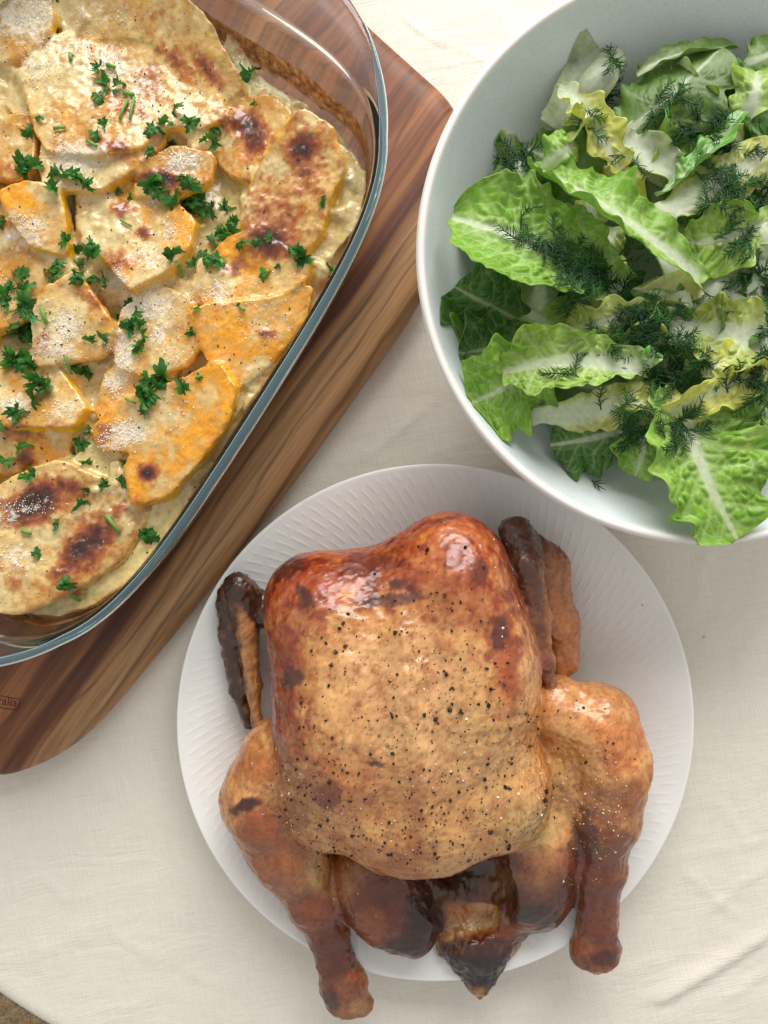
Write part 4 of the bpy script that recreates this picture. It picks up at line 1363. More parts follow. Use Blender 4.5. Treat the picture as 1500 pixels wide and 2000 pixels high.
def chicken_colour(V, N, part):
    px, py = PXY(V)
    n1 = fbm(V, 0.55, 31, 4)
    n2 = fbm(V, 2.0, 37, 4)
    n3 = fbm(V, 6.0, 41, 3)
    c = mix(np.repeat(lin(224, 176, 116)[None], len(V), 0), lin(204, 138, 74), sm(-0.35, 0.35, n1 + 0.4 * n2))
    c = mix(c, lin(172, 100, 48), sm(0.1, 0.5, n1 * 0.7 + n2 * 0.6) * 0.7)
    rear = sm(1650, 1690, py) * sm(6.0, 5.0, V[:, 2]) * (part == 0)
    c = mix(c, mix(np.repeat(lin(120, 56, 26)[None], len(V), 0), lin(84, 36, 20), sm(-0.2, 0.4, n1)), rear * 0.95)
    lowleg = np.where(part == 1, sm(1600, 1800, py), np.where(part == 2, sm(1520, 1720, py), 0))
    c = mix(c, mix(np.repeat(lin(158, 94, 52)[None], len(V), 0), lin(128, 68, 38), sm(-0.3, 0.4, n2)), lowleg * 0.85)
    for (x, y, rx, ry, a, colr, s) in PAINT:
        m = (np.abs(px - x) < rx * 2.6 + ry) & (np.abs(py - y) < ry * 2.6 + rx)
        if not m.any():
            continue
        dx, dy = px[m] - x, py[m] - y
        u = (dx * math.cos(a) + dy * math.sin(a)) / rx
        v = (-dx * math.sin(a) + dy * math.cos(a)) / ry
        g = np.exp(-0.9 * (u * u + v * v)) + (0.34 * n2[m] + 0.16 * n1[m] + 0.18 * n3[m]) * ((0.9 if 840 < x < 1010 else 0.45) if y > 1640 else 1.0)
        k = sm(0.22, 0.72, g) * min(s, 1.0) * (0.72 if rx * ry > 4500 and y < 1650 else 1.0)
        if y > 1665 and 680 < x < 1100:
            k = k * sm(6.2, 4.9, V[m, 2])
        c[m] = mix(c[m], lin(*colr), k)
    # dark roasted wings with a tan strip
    w0 = part == 3
    strip = np.interp(py, [1120, 1180, 1300, 1420], [475, 474, 489, 503])
    tan = np.exp(-((px - strip - 3) / 20.0) ** 2) * sm(1150, 1240, py) + 0.30 * n2 + 0.2 * n3
    tan = np.where(V[:, 2] > 2.7, tan, 0)
    wc = mix(mix(np.repeat(lin(70, 44, 32)[None], len(V), 0), lin(122, 76, 46), sm(0, 0.5, n2)), lin(196, 142, 88), sm(0.3, 0.7, tan))
    c = mix(c, wc, np.where(w0, sm(560, 515, px), 0))
    w1 = part == 4
    dk = sm(0.1, 0.55, np.exp(-((px - np.interp(py, [1000, 1100, 1250, 1390], [1003, 1022, 1048, 1085])) / np.interp(py, [1000, 1080, 1200, 1390], [60, 40, 28, 16])) ** 2) + 0.25 * n2)
    wd = mix(np.repeat(lin(92, 56, 40)[None], len(V), 0), lin(156, 100, 62), sm(1080, 1330, py) * 0.75 + 0.25 * sm(0, 0.5, n2))
    wl = mix(np.repeat(lin(188, 124, 72)[None], len(V), 0), lin(112, 60, 36), sm(1130, 1040, py))
    c = mix(c, mix(wl, wd, dk), w1 * 1.0)
    # blotchy browning where the skin stood proud in the oven
    top = (part == 0) & (py < 1640)
    bl = sm(0.12, 0.45, n2 + 0.35 * n1) * sm(1330, 1080, py) * 0.8 + sm(0.25, 0.6, n2 + 0.3 * n3) * 0.35
    c = mix(c, c * lin(196, 130, 96), bl * top)
    c = c * np.array([0.86, 0.76, 0.65])
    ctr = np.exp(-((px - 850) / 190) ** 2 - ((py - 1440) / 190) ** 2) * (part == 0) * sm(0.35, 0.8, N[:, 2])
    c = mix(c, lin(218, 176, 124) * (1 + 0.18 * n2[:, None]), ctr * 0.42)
    # the parts that faced the oven's heat: shoulders, left flank, right shoulder stripe
    heat = np.maximum.reduce([sm(1300, 1110, py + 30 * n1), np.exp(-((px - 545) / 50) ** 2) * sm(1560, 1450, py), np.exp(-((px - np.interp(py, [1100, 1400], [965, 1010])) / 34) ** 2) * sm(1440, 1330, py)])
    heat = sm(0.10, 1.05, heat + 0.55 * n2 + 0.25 * n3 - 0.05) * (part == 0)
    c = mix(c, c * lin(214, 152, 98), heat * 0.75)
    for (x, y, rx, ry, a, colr, s) in PAINT:
        if rx * ry > 2600 or sum(colr) > 245 or y > 1640:
            continue
        u = ((px - x) * math.cos(a) + (py - y) * math.sin(a)) / (rx * 1.1)
        v = (-(px - x) * math.sin(a) + (py - y) * math.cos(a)) / (ry * 1.1)
        g = np.exp(-0.9 * (u * u + v * v)) + (0.30 * n2 + 0.22 * n3) * (np.abs(u) < 3) * (np.abs(v) < 3)
        c = mix(c, lin(*colr) * 0.9, sm(0.38, 0.70, g) * 0.7)
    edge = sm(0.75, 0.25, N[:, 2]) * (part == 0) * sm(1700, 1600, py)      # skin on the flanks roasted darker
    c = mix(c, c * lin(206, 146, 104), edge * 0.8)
    # crisp mottles and drawn streaks
    q3 = V + 0.35 * np.c_[n2, n3, n1]
    mo = fbm(q3 * [1.6, 0.7, 1.0], 2.6, 131, 4)
    c = mix(c, c * lin(206, 160, 120), sm(0.08, 0.30, mo) * 0.42)
    c = mix(c, np.minimum(c * 1.22 + 0.01, 0.9), sm(0.10, 0.34, -mo) * 0.3)
    fine = fbm(V, 11.0, 133, 2)
    c = mix(c, c * lin(190, 140, 104), sm(0.25, 0.5, fine) * 0.45 * sm(1000, 1300, py))
    # fine freckled browning
    c = mix(c, c * lin(190, 150, 110), sm(0.15, 0.6, n3) * 0.5)
    c = mix(c, c * lin(255, 248, 236) * 1.12, sm(0.1, 0.6, -n3) * 0.35)
    return c


def build_chicken():
    prims = CHICK
    lo = np.array([-20.0, -27.0, 0.3])
    hi = np.array([15.0, 2.0, 11.2])
    allb = [bounds(p[1]) for p in prims]
    lo = np.min([b[0] for b in allb], 0) - 0.5
    hi = np.max([b[1] for b in allb], 0) + 0.5
    lo[2] = max(lo[2], -0.4)
    h = 0.1
    n = np.ceil((hi - lo) / h).astype(int) + 1
    ax = [(lo[k] + h * np.arange(n[k])).astype(np.float32) for k in range(3)]
    f = np.full(n, 3.0, np.float32)
    part_d = {}

    def sub(pr, pad):
        a, b = bounds(pr)
        i0 = np.clip(np.floor((a - pad - lo) / h).astype(int), 0, n - 1)
        i1 = np.clip(np.ceil((b + pad - lo) / h).astype(int) + 1, 1, n)
        sl = tuple(slice(i0[k], i1[k]) for k in range(3))
        X = np.stack(np.meshgrid(*[ax[k][sl[k]] for k in range(3)], indexing='ij'), -1)
        return sl, X
    for part, pr, k in prims:
        sl, X = sub(pr, 1.2)
        d = sdf(pr, X)
        f[sl] = smin(f[sl], d, k)
    for pr in CAVITY:
        sl, X = sub(pr, 1.0)
        f[sl] = -smin(-f[sl], sdf(pr, X), 0.35)
    V, Q = surface_nets(f, lo, h)

    def val(p):
        q = (p - lo) / h
        i = np.clip(np.floor(q).astype(int), 0, n - 2)
        t = q - i
        r = 0
        for dx in (0, 1):
            for dy in (0, 1):
                for dz in (0, 1):
                    wt = (t[:, 0] if dx else 1 - t[:, 0]) * (t[:, 1] if dy else 1 - t[:, 1]) * (t[:, 2] if dz else 1 - t[:, 2])
                    r = r + wt * f[i[:, 0] + dx, i[:, 1] + dy, i[:, 2] + dz]
        return r

    def grad(p):
        e = 0.15
        g = np.stack([val(p + np.eye(3)[k] * e) - val(p - np.eye(3)[k] * e) for k in range(3)], 1)
        return g / (np.linalg.norm(g, axis=1)[:, None] + 1e-9)
    N = grad(V)
    # which part every vertex belongs to
    order = ['body', 'leg', 'leg.001', 'wing', 'wing.001', 'tail']
    D = np.full((len(V), len(order)), 9.0)
    V32 = V.astype(np.float32)
    for part, pr, k in prims:
        j = order.index(part)
        D[:, j] = np.minimum(D[:, j], sdf(pr, V32))
    D[:, 0] += 0.06
    part = D.argmin(1)
    # skin relief
    px, py = PXY(V)
    up = sm(-0.3, 0.4, N[:, 2])
    rel = 0.11 * fbm(V, 0.8, 51, 3) + 0.030 * fbm(V, 2.4, 53, 3) + 0.010 * fbm(V, 6.0, 57, 2)
    qd = V + 0.5 * np.c_[fbm(V, 0.7, 141, 2), fbm(V, 0.7, 142, 2), fbm(V, 0.7, 143, 2)]
    rg = 1 - np.abs(fbm(qd * [1.0, 2.3, 1.4], 1.15, 145, 3)) * 2.2
    rel = rel + 0.045 * np.clip(rg, 0, 1) ** 3 * sm(0.6, -0.2, fbm(V, 0.35, 155, 2))
    rel = rel - 0.03 * np.exp(-(fbm(V * [1, 0.6, 1], 1.3, 91, 3) / 0.05) ** 2)
    wr = fbm(np.c_[V[:, 0] * 0.35, V[:, 1] * 1.5, V[:, 2]], 1.1, 61, 3)                # fine drawn folds across the breast
    rel = rel + 0.06 * np.abs(wr) * sm(1180, 1350, py) * sm(1640, 1500, py) * up * (part == 0)
    keel = np.exp(-((px - 800) / 60) ** 2) * sm(1230, 1290, py) * sm(1560, 1500, py)
    rel = rel + keel * 0.08 * fbm(V, 3.0, 63, 3)
    kx = np.interp(py, [1100, 1400, 1700], [775, 805, 840]) + 12 * vnoise(np.c_[py / 90, py * 0, py * 0], 1.0, 3)
    bone = sm(1130, 1260, py) * sm(1690, 1560, py) * up * (part == 0)
    rel = rel + bone * (0.16 * np.exp(-((px - kx) / 20) ** 2) - 0.16 * np.exp(-((np.abs(px - kx) - 62) / 34) ** 2))
    wng = (part == 3) | (part == 4) | (part == 5)
    rw = 1 - np.abs(fbm(qd * [2.6, 0.8, 1.6], 1.3, 147, 3)) * 2.4
    rel = rel + np.where(wng, np.where((part == 4) & (V[:, 2] < 4.4), 0.02, 0.055) * (np.clip(rw, 0, 1) ** 2 - 0.5) + 0.05 * fbm(V, 1.4, 149, 3), 0)
    dark = (part == 5) | (part == 3)
    rel = rel + np.where(part == 3, 0.03 * fbm(V, 4.0, 71, 3), 0)
    shank = np.maximum(np.exp(-((np.hypot(px - 675, (py - 1930))) / 60) ** 2), np.exp(-((np.hypot(px - 1165, (py - 1860))) / 60) ** 2))
    rel = rel + 0.09 * shank * fbm(V, 2.4, 77, 3)
    rr_ = sm(1660, 1700, py) * sm(5.0, 4.2, V[:, 2]) * ((part == 0) | (part == 5))
    rel = rel + rr_ * (0.20 * fbm(V, 1.1, 161, 3) + 0.05 * fbm(V * [1.8, 0.7, 1], 2.2, 163, 2)) * np.exp(-((px - 930) / 110) ** 2)
    V2 = V + N * rel[:, None]
    # vertex normals of the displaced surface, shared by the parts so seams do not show
    tri = np.vstack([Q[:, [0, 1, 2]], Q[:, [0, 2, 3]]])
    fn = np.cross(V2[tri[:, 1]] - V2[tri[:, 0]], V2[tri[:, 2]] - V2[tri[:, 0]])
    VN = np.zeros_like(V2)
    for k in range(3):
        for c in range(3):
            VN[:, c] += np.bincount(tri[:, k], fn[:, c], len(V2))
    VN /= np.linalg.norm(VN, axis=1)[:, None] + 1e-12
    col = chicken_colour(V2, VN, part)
    base = (PC[0], PC[1] - 1.0, 0.62)
    t = thing('roast_chicken', base, 'whole roast chicken with golden peppered skin and charred wing tips on white plate', 'roast chicken')
    mt = mat_food('roast_chicken_skin', rough=0.36, sss=0.08, rad=(1.0, 0.45, 0.2), scale=0.002, coat=0.55, fine=420.0, mid=90.0, var=0.12, bump=0.14, coatr=0.2)
    fp = np.median(part[Q], axis=1).astype(int)
    eq = part[Q]
    fp = np.where((eq[:, 0] == eq[:, 1]) | (eq[:, 0] == eq[:, 2]) | (eq[:, 0] == eq[:, 3]), eq[:, 0], eq[:, 1])
    for j, nm in enumerate(order):
        q = Q[fp == j]
        if not len(q):
            continue
        u, inv = np.unique(q, return_inverse=True)
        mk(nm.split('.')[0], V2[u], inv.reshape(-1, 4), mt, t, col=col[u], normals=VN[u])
    for (x, y, z, r3, colr) in [(704, 1969, 2.95, (0.42, 0.30, 0.45), (176, 134, 84)), (1139, 1872, 3.3, (0.42, 0.34, 0.45), (168, 102, 66))]:
        uu, vv = np.meshgrid(np.linspace(0, np.pi, 14), np.linspace(0, 2 * np.pi, 22, endpoint=False), indexing='ij')
        S = np.stack([np.sin(uu) * np.cos(vv), np.sin(uu) * np.sin(vv), np.cos(uu)], -1).reshape(-1, 3)
        S = S * (1 + 0.16 * fbm(S, 1.8, int(x), 3))[:, None]
        cb = lin(*colr) * (1 + 0.3 * fbm(S, 3.0, int(y), 2))[:, None]
        mk('bone_end', P(x, y, z) + S * np.array(r3), grid_faces(14, 22, True)[:, ::-1], mt, t, col=cb)
    bvh = BVHTree.FromPolygons(V2.tolist(), Q.tolist())
    rs = np.random.RandomState(12)

    def scatter(spec, sizes, pr, seed, cols, lift=0.3):
        pos, size, cc = [], [], []
        for (x, y, rx, ry, k) in spec:
            for _ in range(k):
                a = rs.uniform(0, 6.283)
                q = math.sqrt(rs.uniform())
                w_ = P(x + rx * q * math.cos(a), y + ry * q * math.sin(a), 7.5)
                hit = bvh.ray_cast(Vector((w_[0], w_[1], 14.0)), Vector((0, 0, -1)))
                if hit[0] is None:
                    continue
                s = rs.choice(sizes, p=pr)
                pos.append(np.array(hit[0]) + np.array(hit[1]) * s * lift)
                size.append(s)
                cc.append(lin(*cols[rs.randint(len(cols))]))
        V, F = grains(np.array(pos), np.array(size), 0.35, seed)
        return V, F, np.repeat(np.array(cc), 6, 0)
    V, F, c = scatter([(800, 1400, 220, 260, 420), (900, 1420, 160, 170, 260), (640, 1560, 120, 110, 180), (880, 1620, 150, 70, 140), (800, 1250, 200, 120, 110), (870, 1120, 150, 100, 45), (1130, 1470, 130, 120, 60), (640, 1700, 60, 70, 60), (1060, 1600, 60, 60, 40), (1060, 1180, 60, 130, 16)],
                      [0.024, 0.040, 0.06, 0.095, 0.14], [0.36, 0.32, 0.20, 0.09, 0.03], 15, [(24, 17, 14), (38, 25, 18), (60, 38, 26)])
    o = mk('pepper_flakes', V, F, M_GRAIN, t, col=c, smooth=False)
    o['kind'] = 'stuff'
    V, F, c = scatter([(1140, 1560, 100, 90, 150), (1190, 1640, 50, 80, 90), (1160, 1730, 50, 70, 30), (930, 1500, 120, 90, 90), (800, 1380, 120, 130, 90), (700, 1620, 200, 70, 60), (560, 1560, 100, 100, 40), (1000, 1250, 60, 120, 30), (700, 1790, 80, 60, 24), (930, 1060, 100, 60, 18)],
                      [0.02, 0.032, 0.05, 0.075], [0.4, 0.35, 0.19, 0.06], 19, [(228, 206, 170), (214, 184, 136), (236, 222, 196)], 0.2)
    o = mk('salt_grains', V, F, M_GRAIN, t, col=c, smooth=False)
    o['kind'] = 'stuff'


# ================================================================== SALAD
BC = P(1383, 493, 8.5)[:2]
BR = 12.87


def bowl_profile():
    inner = [(0.05, 1.0), (3.0, 1.02), (5.2, 1.25), (7.0, 1.95), (8.6, 3.0), (10.0, 4.3), (11.2, 5.9), (12.0, 7.3), (12.42, 8.25), (12.52, 8.45)]
    rim = [(12.6, 8.53), (12.72, 8.55), (12.82, 8.5), (12.87, 8.4), (12.86, 8.25)]
    outer = [(12.5, 7.2), (11.75, 5.75), (10.5, 4.0), (9.0, 2.55), (7.4, 1.4), (6.2, 0.75), (6.1, 0.1), (5.9, 0.0), (5.5, 0.0), (5.3, 0.12), (5.2, 0.5), (0.05, 0.55)]
    return inner, rim, outer


def bowl_z(r):
    i, _, _ = bowl_profile()
    a = np.array(i)
    return np.interp(r, a[:, 0], a[:, 1])


# label, spine (base, mid, tip as px,py,z), half width, roll, cup, ruffle, kind, rib width, thickness
LEAVES = [
    ('broad bright green lettuce leaf with netted veins resting against the bowl wall', [(1215, 575, 6.4), (1075, 490, 8.4), (882, 425, 7.7)], 2.85, -12, 0.85, 0.34, 'green', 0.75, 0.10),
    ('long folded green lettuce leaf with frilled edge behind the broad veined leaf', [(1372, 552, 7.6), (1215, 425, 8.9), (1036, 322, 7.0)], 1.75, -30, 0.9, 0.28, 'green', 0.45, 0.10),
    ('narrow yellow lettuce leaf with pale base sprinkled with dill', [(1092, 165, 6.6), (1150, 235, 7.5), (1212, 335, 7.2)], 1.0, 10, 0.9, 0.25, 'yellow', 0.75, 0.14),
    ('short white lettuce rib standing by the shaded bowl wall', [(1205, 92, 6.2), (1180, 140, 6.8), (1140, 190, 6.4)], 0.85, 0, -0.8, 0.0, 'rib', 3.0, 0.45),
    ('thin pale lettuce rib end behind the narrow yellow leaf', [(1150, 92, 5.9), (1120, 170, 6.0), (1080, 250, 5.8)], 0.8, 0, 0.3, 0.05, 'rib', 3.0, 0.25),
    ('large matt olive lettuce leaf showing its underside near the far wall', [(1195, 275, 6.2), (1300, 195, 7.3), (1408, 92, 7.3)], 2.45, 18, -0.35, 0.16, 'olive', 0.22, 0.10),
    ('narrow green leaf edge curling behind the large matt olive leaf', [(1245, 150, 6.6), (1330, 105, 7.0), (1438, 92, 6.5)], 0.7, 40, 0.8, 0.08, 'olive', 0.2, 0.08),
    ('glossy crinkled dark green leaf against the far bowl wall', [(1390, 250, 6.6), (1460, 195, 7.6), (1535, 170, 7.4)], 2.1, 10, -0.5, 0.35, 'dark', 0.3, 0.10),
    ('small crumpled green leaf high against the far wall', [(1440, 130, 6.8), (1480, 115, 7.4), (1540, 90, 7.2)], 1.4, 0, -0.6, 0.3, 'olive', 0.3, 0.10),
    ('long white lettuce rib with yellow frill lying diagonally across the bowl', [(1262, 428, 7.6), (1390, 365, 8.1), (1520, 285, 8.0)], 1.25, 8, -0.25, 0.10, 'ribyellow', 0.95, 0.35),
    ('thin bright green leaf edge standing upright beside dill', [(1282, 380, 7.4), (1360, 320, 8.2), (1452, 218, 8.0)], 0.75, 58, 0.4, 0.12, 'bright', 0.2, 0.10),
    ('frilled yellow green leaf covered in dill below the diagonal rib', [(1530, 420, 7.6), (1430, 462, 8.0), (1332, 470, 7.4)], 1.55, 14, 0.5, 0.32, 'lime', 0.35, 0.10),
    ('pale lime lettuce leaf with frilled edge drooping along the left wall', [(1140, 690, 6.6), (1020, 740, 7.7), (918, 790, 7.2)], 2.15, 18, 0.35, 0.35, 'green', 0.35, 0.10),
    ('curled lime lettuce leaf with crisp white midrib above the drooping leaf', [(1262, 722, 7.9), (1120, 705, 8.8), (980, 728, 8.0)], 1.75, -6, 1.0, 0.30, 'lime', 0.6, 0.12),
    ('pale lettuce rib with yellow frilled edge lying at the foot of the curled leaf', [(1036, 822, 6.8), (1150, 800, 7.7), (1285, 775, 7.8)], 1.05, -18, -0.3, 0.14, 'ribyellow', 1.1, 0.30),
    ('crinkled yellow lettuce leaf folded lengthwise above the hanging leaf', [(1278, 825, 7.8), (1375, 775, 8.9), (1500, 722, 8.6)], 1.05, -20, 1.1, 0.30, 'yellow', 0.2, 0.10),
    ('big green lettuce leaf with white midrib hanging over the bowl rim', [(1322, 770, 7.6), (1362, 890, 8.7), (1440, 1055, 8.75)], 2.75, 6, 0.35, 0.28, 'green', 0.62, 0.12),
    ('yellow green heart leaf with broad white rib and frilled sides', [(1540, 668, 7.8), (1450, 655, 8.2), (1345, 632, 7.8)], 1.75, 0, 0.9, 0.32, 'limeyellow', 1.1, 0.30),
    ('squarish white lettuce rib piece lying under a dill sprig', [(1240, 630, 7.6), (1300, 628, 8.0), (1358, 612, 7.9)], 1.15, 6, 0.3, 0.02, 'rib', 3.0, 0.28),
    ('flat pale yellow lettuce heart piece in the middle of the bowl', [(1255, 590, 7.2), (1310, 568, 7.5), (1362, 548, 7.4)], 0.8, -10, 0.3, 0.02, 'yellowrib', 0.4, 0.2),
    ('dark green lettuce leaf in the shade under the broad veined leaf', [(1040, 640, 4.6), (960, 600, 5.8), (888, 560, 6.8)], 2.6, 30, -0.5, 0.35, 'dark', 0.2, 0.10),
    ('dark crumpled lettuce leaf low against the left wall', [(1060, 660, 5.0), (960, 680, 5.9), (895, 690, 6.4)], 1.9, 10, 0.5, 0.4, 'dark', 0.2, 0.10),
    ('dark frilled lettuce leaf lying low on the front wall of the bowl', [(1260, 830, 5.6), (1160, 855, 6.2), (1075, 870, 6.0)], 1.75, 10, -0.3, 0.35, 'dark', 0.25, 0.10),
    ('small pale green folded stalk piece beside the heart leaf', [(1330, 682, 8.0), (1360, 682, 8.2), (1392, 686, 8.0)], 0.9, 0, -0.7, 0.03, 'pale', 0.3, 0.22),
    ('green lettuce leaf with pale rib half hidden behind the hanging leaf', [(1540, 770, 7.6), (1480, 830, 8.0), (1440, 880, 7.2)], 1.8, 0, 0.5, 0.3, 'green', 0.4, 0.10),
    ('long grey white lettuce rib half covered by dill near the heart leaf', [(1372, 610, 7.2), (1440, 560, 7.5), (1530, 500, 7.4)], 1.25, 0, -0.3, 0.03, 'rib', 3.0, 0.35),
    ('olive lettuce leaf under the narrow yellow leaf by the left wall', [(1180, 380, 5.8), (1110, 330, 6.8), (1030, 290, 6.2)], 2.0, 14, 0.3, 0.25, 'olive', 0.3, 0.10),
    ('grey white lettuce rib end sticking out beneath the olive leaf', [(1190, 320, 6.4), (1235, 290, 6.7), (1275, 255, 6.4)], 1.0, 0, 0.2, 0.0, 'rib', 3.0, 0.3),
    ('white lettuce rib standing between the folded leaf and the middle of the bowl', [(1290, 470, 6.8), (1330, 530, 7.4), (1350, 600, 7.0)], 0.8, 10, -0.4, 0.0, 'rib', 3.0, 0.3),
    ('small bright green leaf tip in the middle of the dill heap', [(1262, 722, 8.2), (1272, 700, 8.6), (1280, 690, 8.5)], 0.45, 20, 0.4, 0.05, 'bright', 0.2, 0.08),
    ('small yellow leaf frill below the dill heap', [(1180, 770, 7.4), (1260, 790, 8.0), (1330, 770, 7.7)], 0.7, 30, 0.5, 0.25, 'yellow', 0.2, 0.08),
    ('yellow leaf frill behind the crinkled yellow leaf', [(1370, 730, 8.0), (1405, 712, 8.5), (1460, 690, 8.2)], 0.6, 24, 0.6, 0.2, 'yellow', 0.2, 0.08),
    ('green lettuce leaf under the hanging leaf at the front wall', [(1240, 800, 6.4), (1255, 860, 7.0), (1240, 930, 6.4)], 1.2, -10, 0.3, 0.25, 'green', 0.3, 0.10),
    ('lime frill of lettuce behind the curled leaf with white midrib', [(1300, 600, 7.4), (1190, 625, 8.2), (1110, 640, 7.6)], 1.1, 30, 0.5, 0.25, 'limeyellow', 0.3, 0.10),
    ('olive lettuce leaf lying beside the crumpled leaf of the far wall', [(1330, 330, 6.0), (1400, 260, 6.9), (1480, 230, 6.5)], 1.7, -10, -0.3, 0.25, 'olive', 0.3, 0.10),
    ('dark lettuce leaf under the right hand dill', [(1540, 560, 6.4), (1470, 600, 7.0), (1400, 590, 6.6)], 1.8, 10, 0.3, 0.3, 'dark', 0.3, 0.10),
]
KINDS = dict(green=((140, 192, 54), (198, 222, 112)), bright=((120, 186, 70), (170, 214, 120)), olive=((112, 150, 62), (156, 184, 100)), dark=((78, 134, 44), (132, 176, 84)), yellow=((222, 224, 100), (238, 238, 158)),
             lime=((156, 196, 66), (208, 226, 134)), limeyellow=((182, 198, 84), (220, 226, 150)), rib=((216, 224, 198), (226, 232, 212)), ribyellow=((196, 204, 100), (224, 226, 160)), yellowrib=((222, 222, 150), (232, 232, 176)), pale=((164, 200, 118), (206, 224, 168)))
RIBC = lin(226, 233, 208)
LEAF_TRI = []


def leaf_arrays(spine, hw, roll, cup, ruff, kind, ribw, thick, seed, nu=84, nv=61):
    p0, p1, p2 = [P(*s) for s in spine]
    ctl = 2 * p1 - (p0 + p2) / 2
    u = np.linspace(0, 1, nu)[:, None]
    S = (1 - u) ** 2 * p0 + 2 * u * (1 - u) * ctl + u * u * p2
    Tn = np.gradient(S, axis=0)
    Tn /= np.linalg.norm(Tn, axis=1)[:, None]
    L = np.linalg.norm(np.diff(S, axis=0), axis=1).sum()
    side = np.cross(Tn, [0, 0, 1.0])
    side /= np.linalg.norm(side, axis=1)[:, None]
    nrm = np.cross(side, Tn)
    rs = np.random.RandomState(seed)
    a = R(roll) + R(rs.uniform(-16, 16)) * (2 * u - 1)
    side, nrm = side * np.cos(a) + nrm * np.sin(a), nrm * np.cos(a) - side * np.sin(a)
    ruff = ruff * 1.8
    uu = u[:, 0]
    isrib = kind in ('rib', 'yellowrib', 'pale')
    if isrib:
        wid = hw * (0.82 + 0.18 * sm(0, 0.6, uu)) * np.clip(sm(-0.01, 0.05, uu), 0.75, 1) * np.where(uu > 0.93, 0.9, 1)
    else:
        wid = hw * (0.40 + 0.60 * sm(0.0, 0.62, uu)) * np.sqrt(np.clip(1 - np.clip((uu - 0.62) / 0.385, 0, 1) ** 2.3, 0.0, 1))
        wid = np.maximum(wid, 0.02)
    v = np.linspace(-1, 1, nv)[None, :]
    U = np.repeat(uu[:, None], nv, 1)
    Vv = np.repeat(v, nu, 0)
    edge = vnoise(np.c_[U.ravel() * L * 0.9, np.sign(Vv.ravel()) * 3, np.full(U.size, seed)], 1.0, 3).reshape(U.shape)
    edge2 = vnoise(np.c_[U.ravel() * L * 3.2, np.sign(Vv.ravel()) * 3, np.full(U.size, seed)], 1.0, 5).reshape(U.shape)
    W = wid[:, None] * (1 + (0.0 if isrib else 1.0) * (0.34 * edge + 0.17 * edge2) * np.abs(Vv) ** 1.5)
    ph = Vv * (cup if abs(cup) > 1e-3 else 1e-3)
    cc = cup if abs(cup) > 1e-3 else 1e-3
    xs = W * np.sin(ph) / cc
    zs = W * (1 - np.cos(ph)) / cc
    x2 = np.c_[U.ravel() * L, (Vv * wid[:, None]).ravel()]
    av = np.abs(Vv)
    rp = vnoise(np.c_[U.ravel() * L * 1.05, np.sign(Vv.ravel()) * 5, np.full(U.size, seed * 1.7)], 1.0, 9).reshape(U.shape)
    rp2 = np.sin(U * L * 4.2 + np.sign(Vv) * 1.3 + 2.5 * rp)
    zs = zs + ruff * (av ** 2.2) * (0.9 * rp + 0.55 * rp2) * np.clip(wid[:, None] / hw, 0, 1)
    xs = xs - ruff * 0.35 * (av ** 3) * np.sign(Vv) * np.cos(U * L * 4.2 + 2.5 * rp)
    # veins: midrib, laterals bending to the tip, small net
    ax_ = np.abs(Vv * wid[:, None])
    rwid = ribw * (1.45 - 1.22 * U) * 0.5 + 0.02
    ribm = 1 - sm(rwid * 0.55, rwid * 1.5, ax_ + 0.06 * rp)
    wq = vnoise(np.c_[x2, np.full(len(x2), seed)], 0.9, 4).reshape(U.shape)
    lat = (U * L - ax_ * 0.75 + 0.42 * wq) / 0.95 + np.where(Vv > 0, 0.37, 0)
    dl = np.abs(lat - np.round(lat)) * 0.85
    net, f1 = worley2(x2 + 0.3 * np.c_[wq.ravel(), -wq.ravel()], 2.0, seed)
    net2, _ = worley2(x2, 5.5, seed + 50)
    net, net2 = net.reshape(U.shape), net2.reshape(U.shape)
    latm = (1 - sm(0.02, 0.10, dl)) * (1 - 0.4 * av)
    netm = 1 - sm(0.02, 0.22, net)
    net2m = 1 - sm(0.02, 0.25, net2)
    bul = sm(0, 0.30, dl) * sm(0.0, 0.5, net)
    blade = 1 - ribm
    bh = 0.0 if isrib else (0.16 if kind not in ('olive',) else 0.05)
    low = vnoise(np.c_[x2, np.full(len(x2), seed + 0.5)], 0.6, 14).reshape(U.shape)
    zs = zs + blade * bh * (0.35 + 0.9 * sm(-0.5, 0.6, wq)) * bul * np.clip(wid[:, None] / hw, 0.2, 1) + 0.10 * low * av
    top = S[:, None, :] + side[:, None, :] * xs[..., None] + nrm[:, None, :] * zs[..., None]
    tk = 0.035 + (thick - 0.035) * (ribm if not isrib else np.sqrt(np.clip(1 - av ** 4, 0.08, 1)))
    bot = top - nrm[:, None, :] * tk[..., None]
    c0, c1 = [lin(*q) for q in KINDS[kind]]
    n1 = fbm(np.c_[x2, np.full(len(x2), seed)], 0.7, 23, 3).reshape(U.shape)
    col = np.repeat(np.repeat(c0[None, None], nu, 0), nv, 1)
    col = mix(col, c0 * 0.62, sm(0.0, 0.6, n1) * 0.7)
    col = mix(col, c1, sm(0.1, 0.7, -n1) * 0.5)
    pale = mix(np.repeat(np.repeat(c1[None, None], nu, 0), nv, 1), RIBC, 0.35 * np.ones(U.shape))
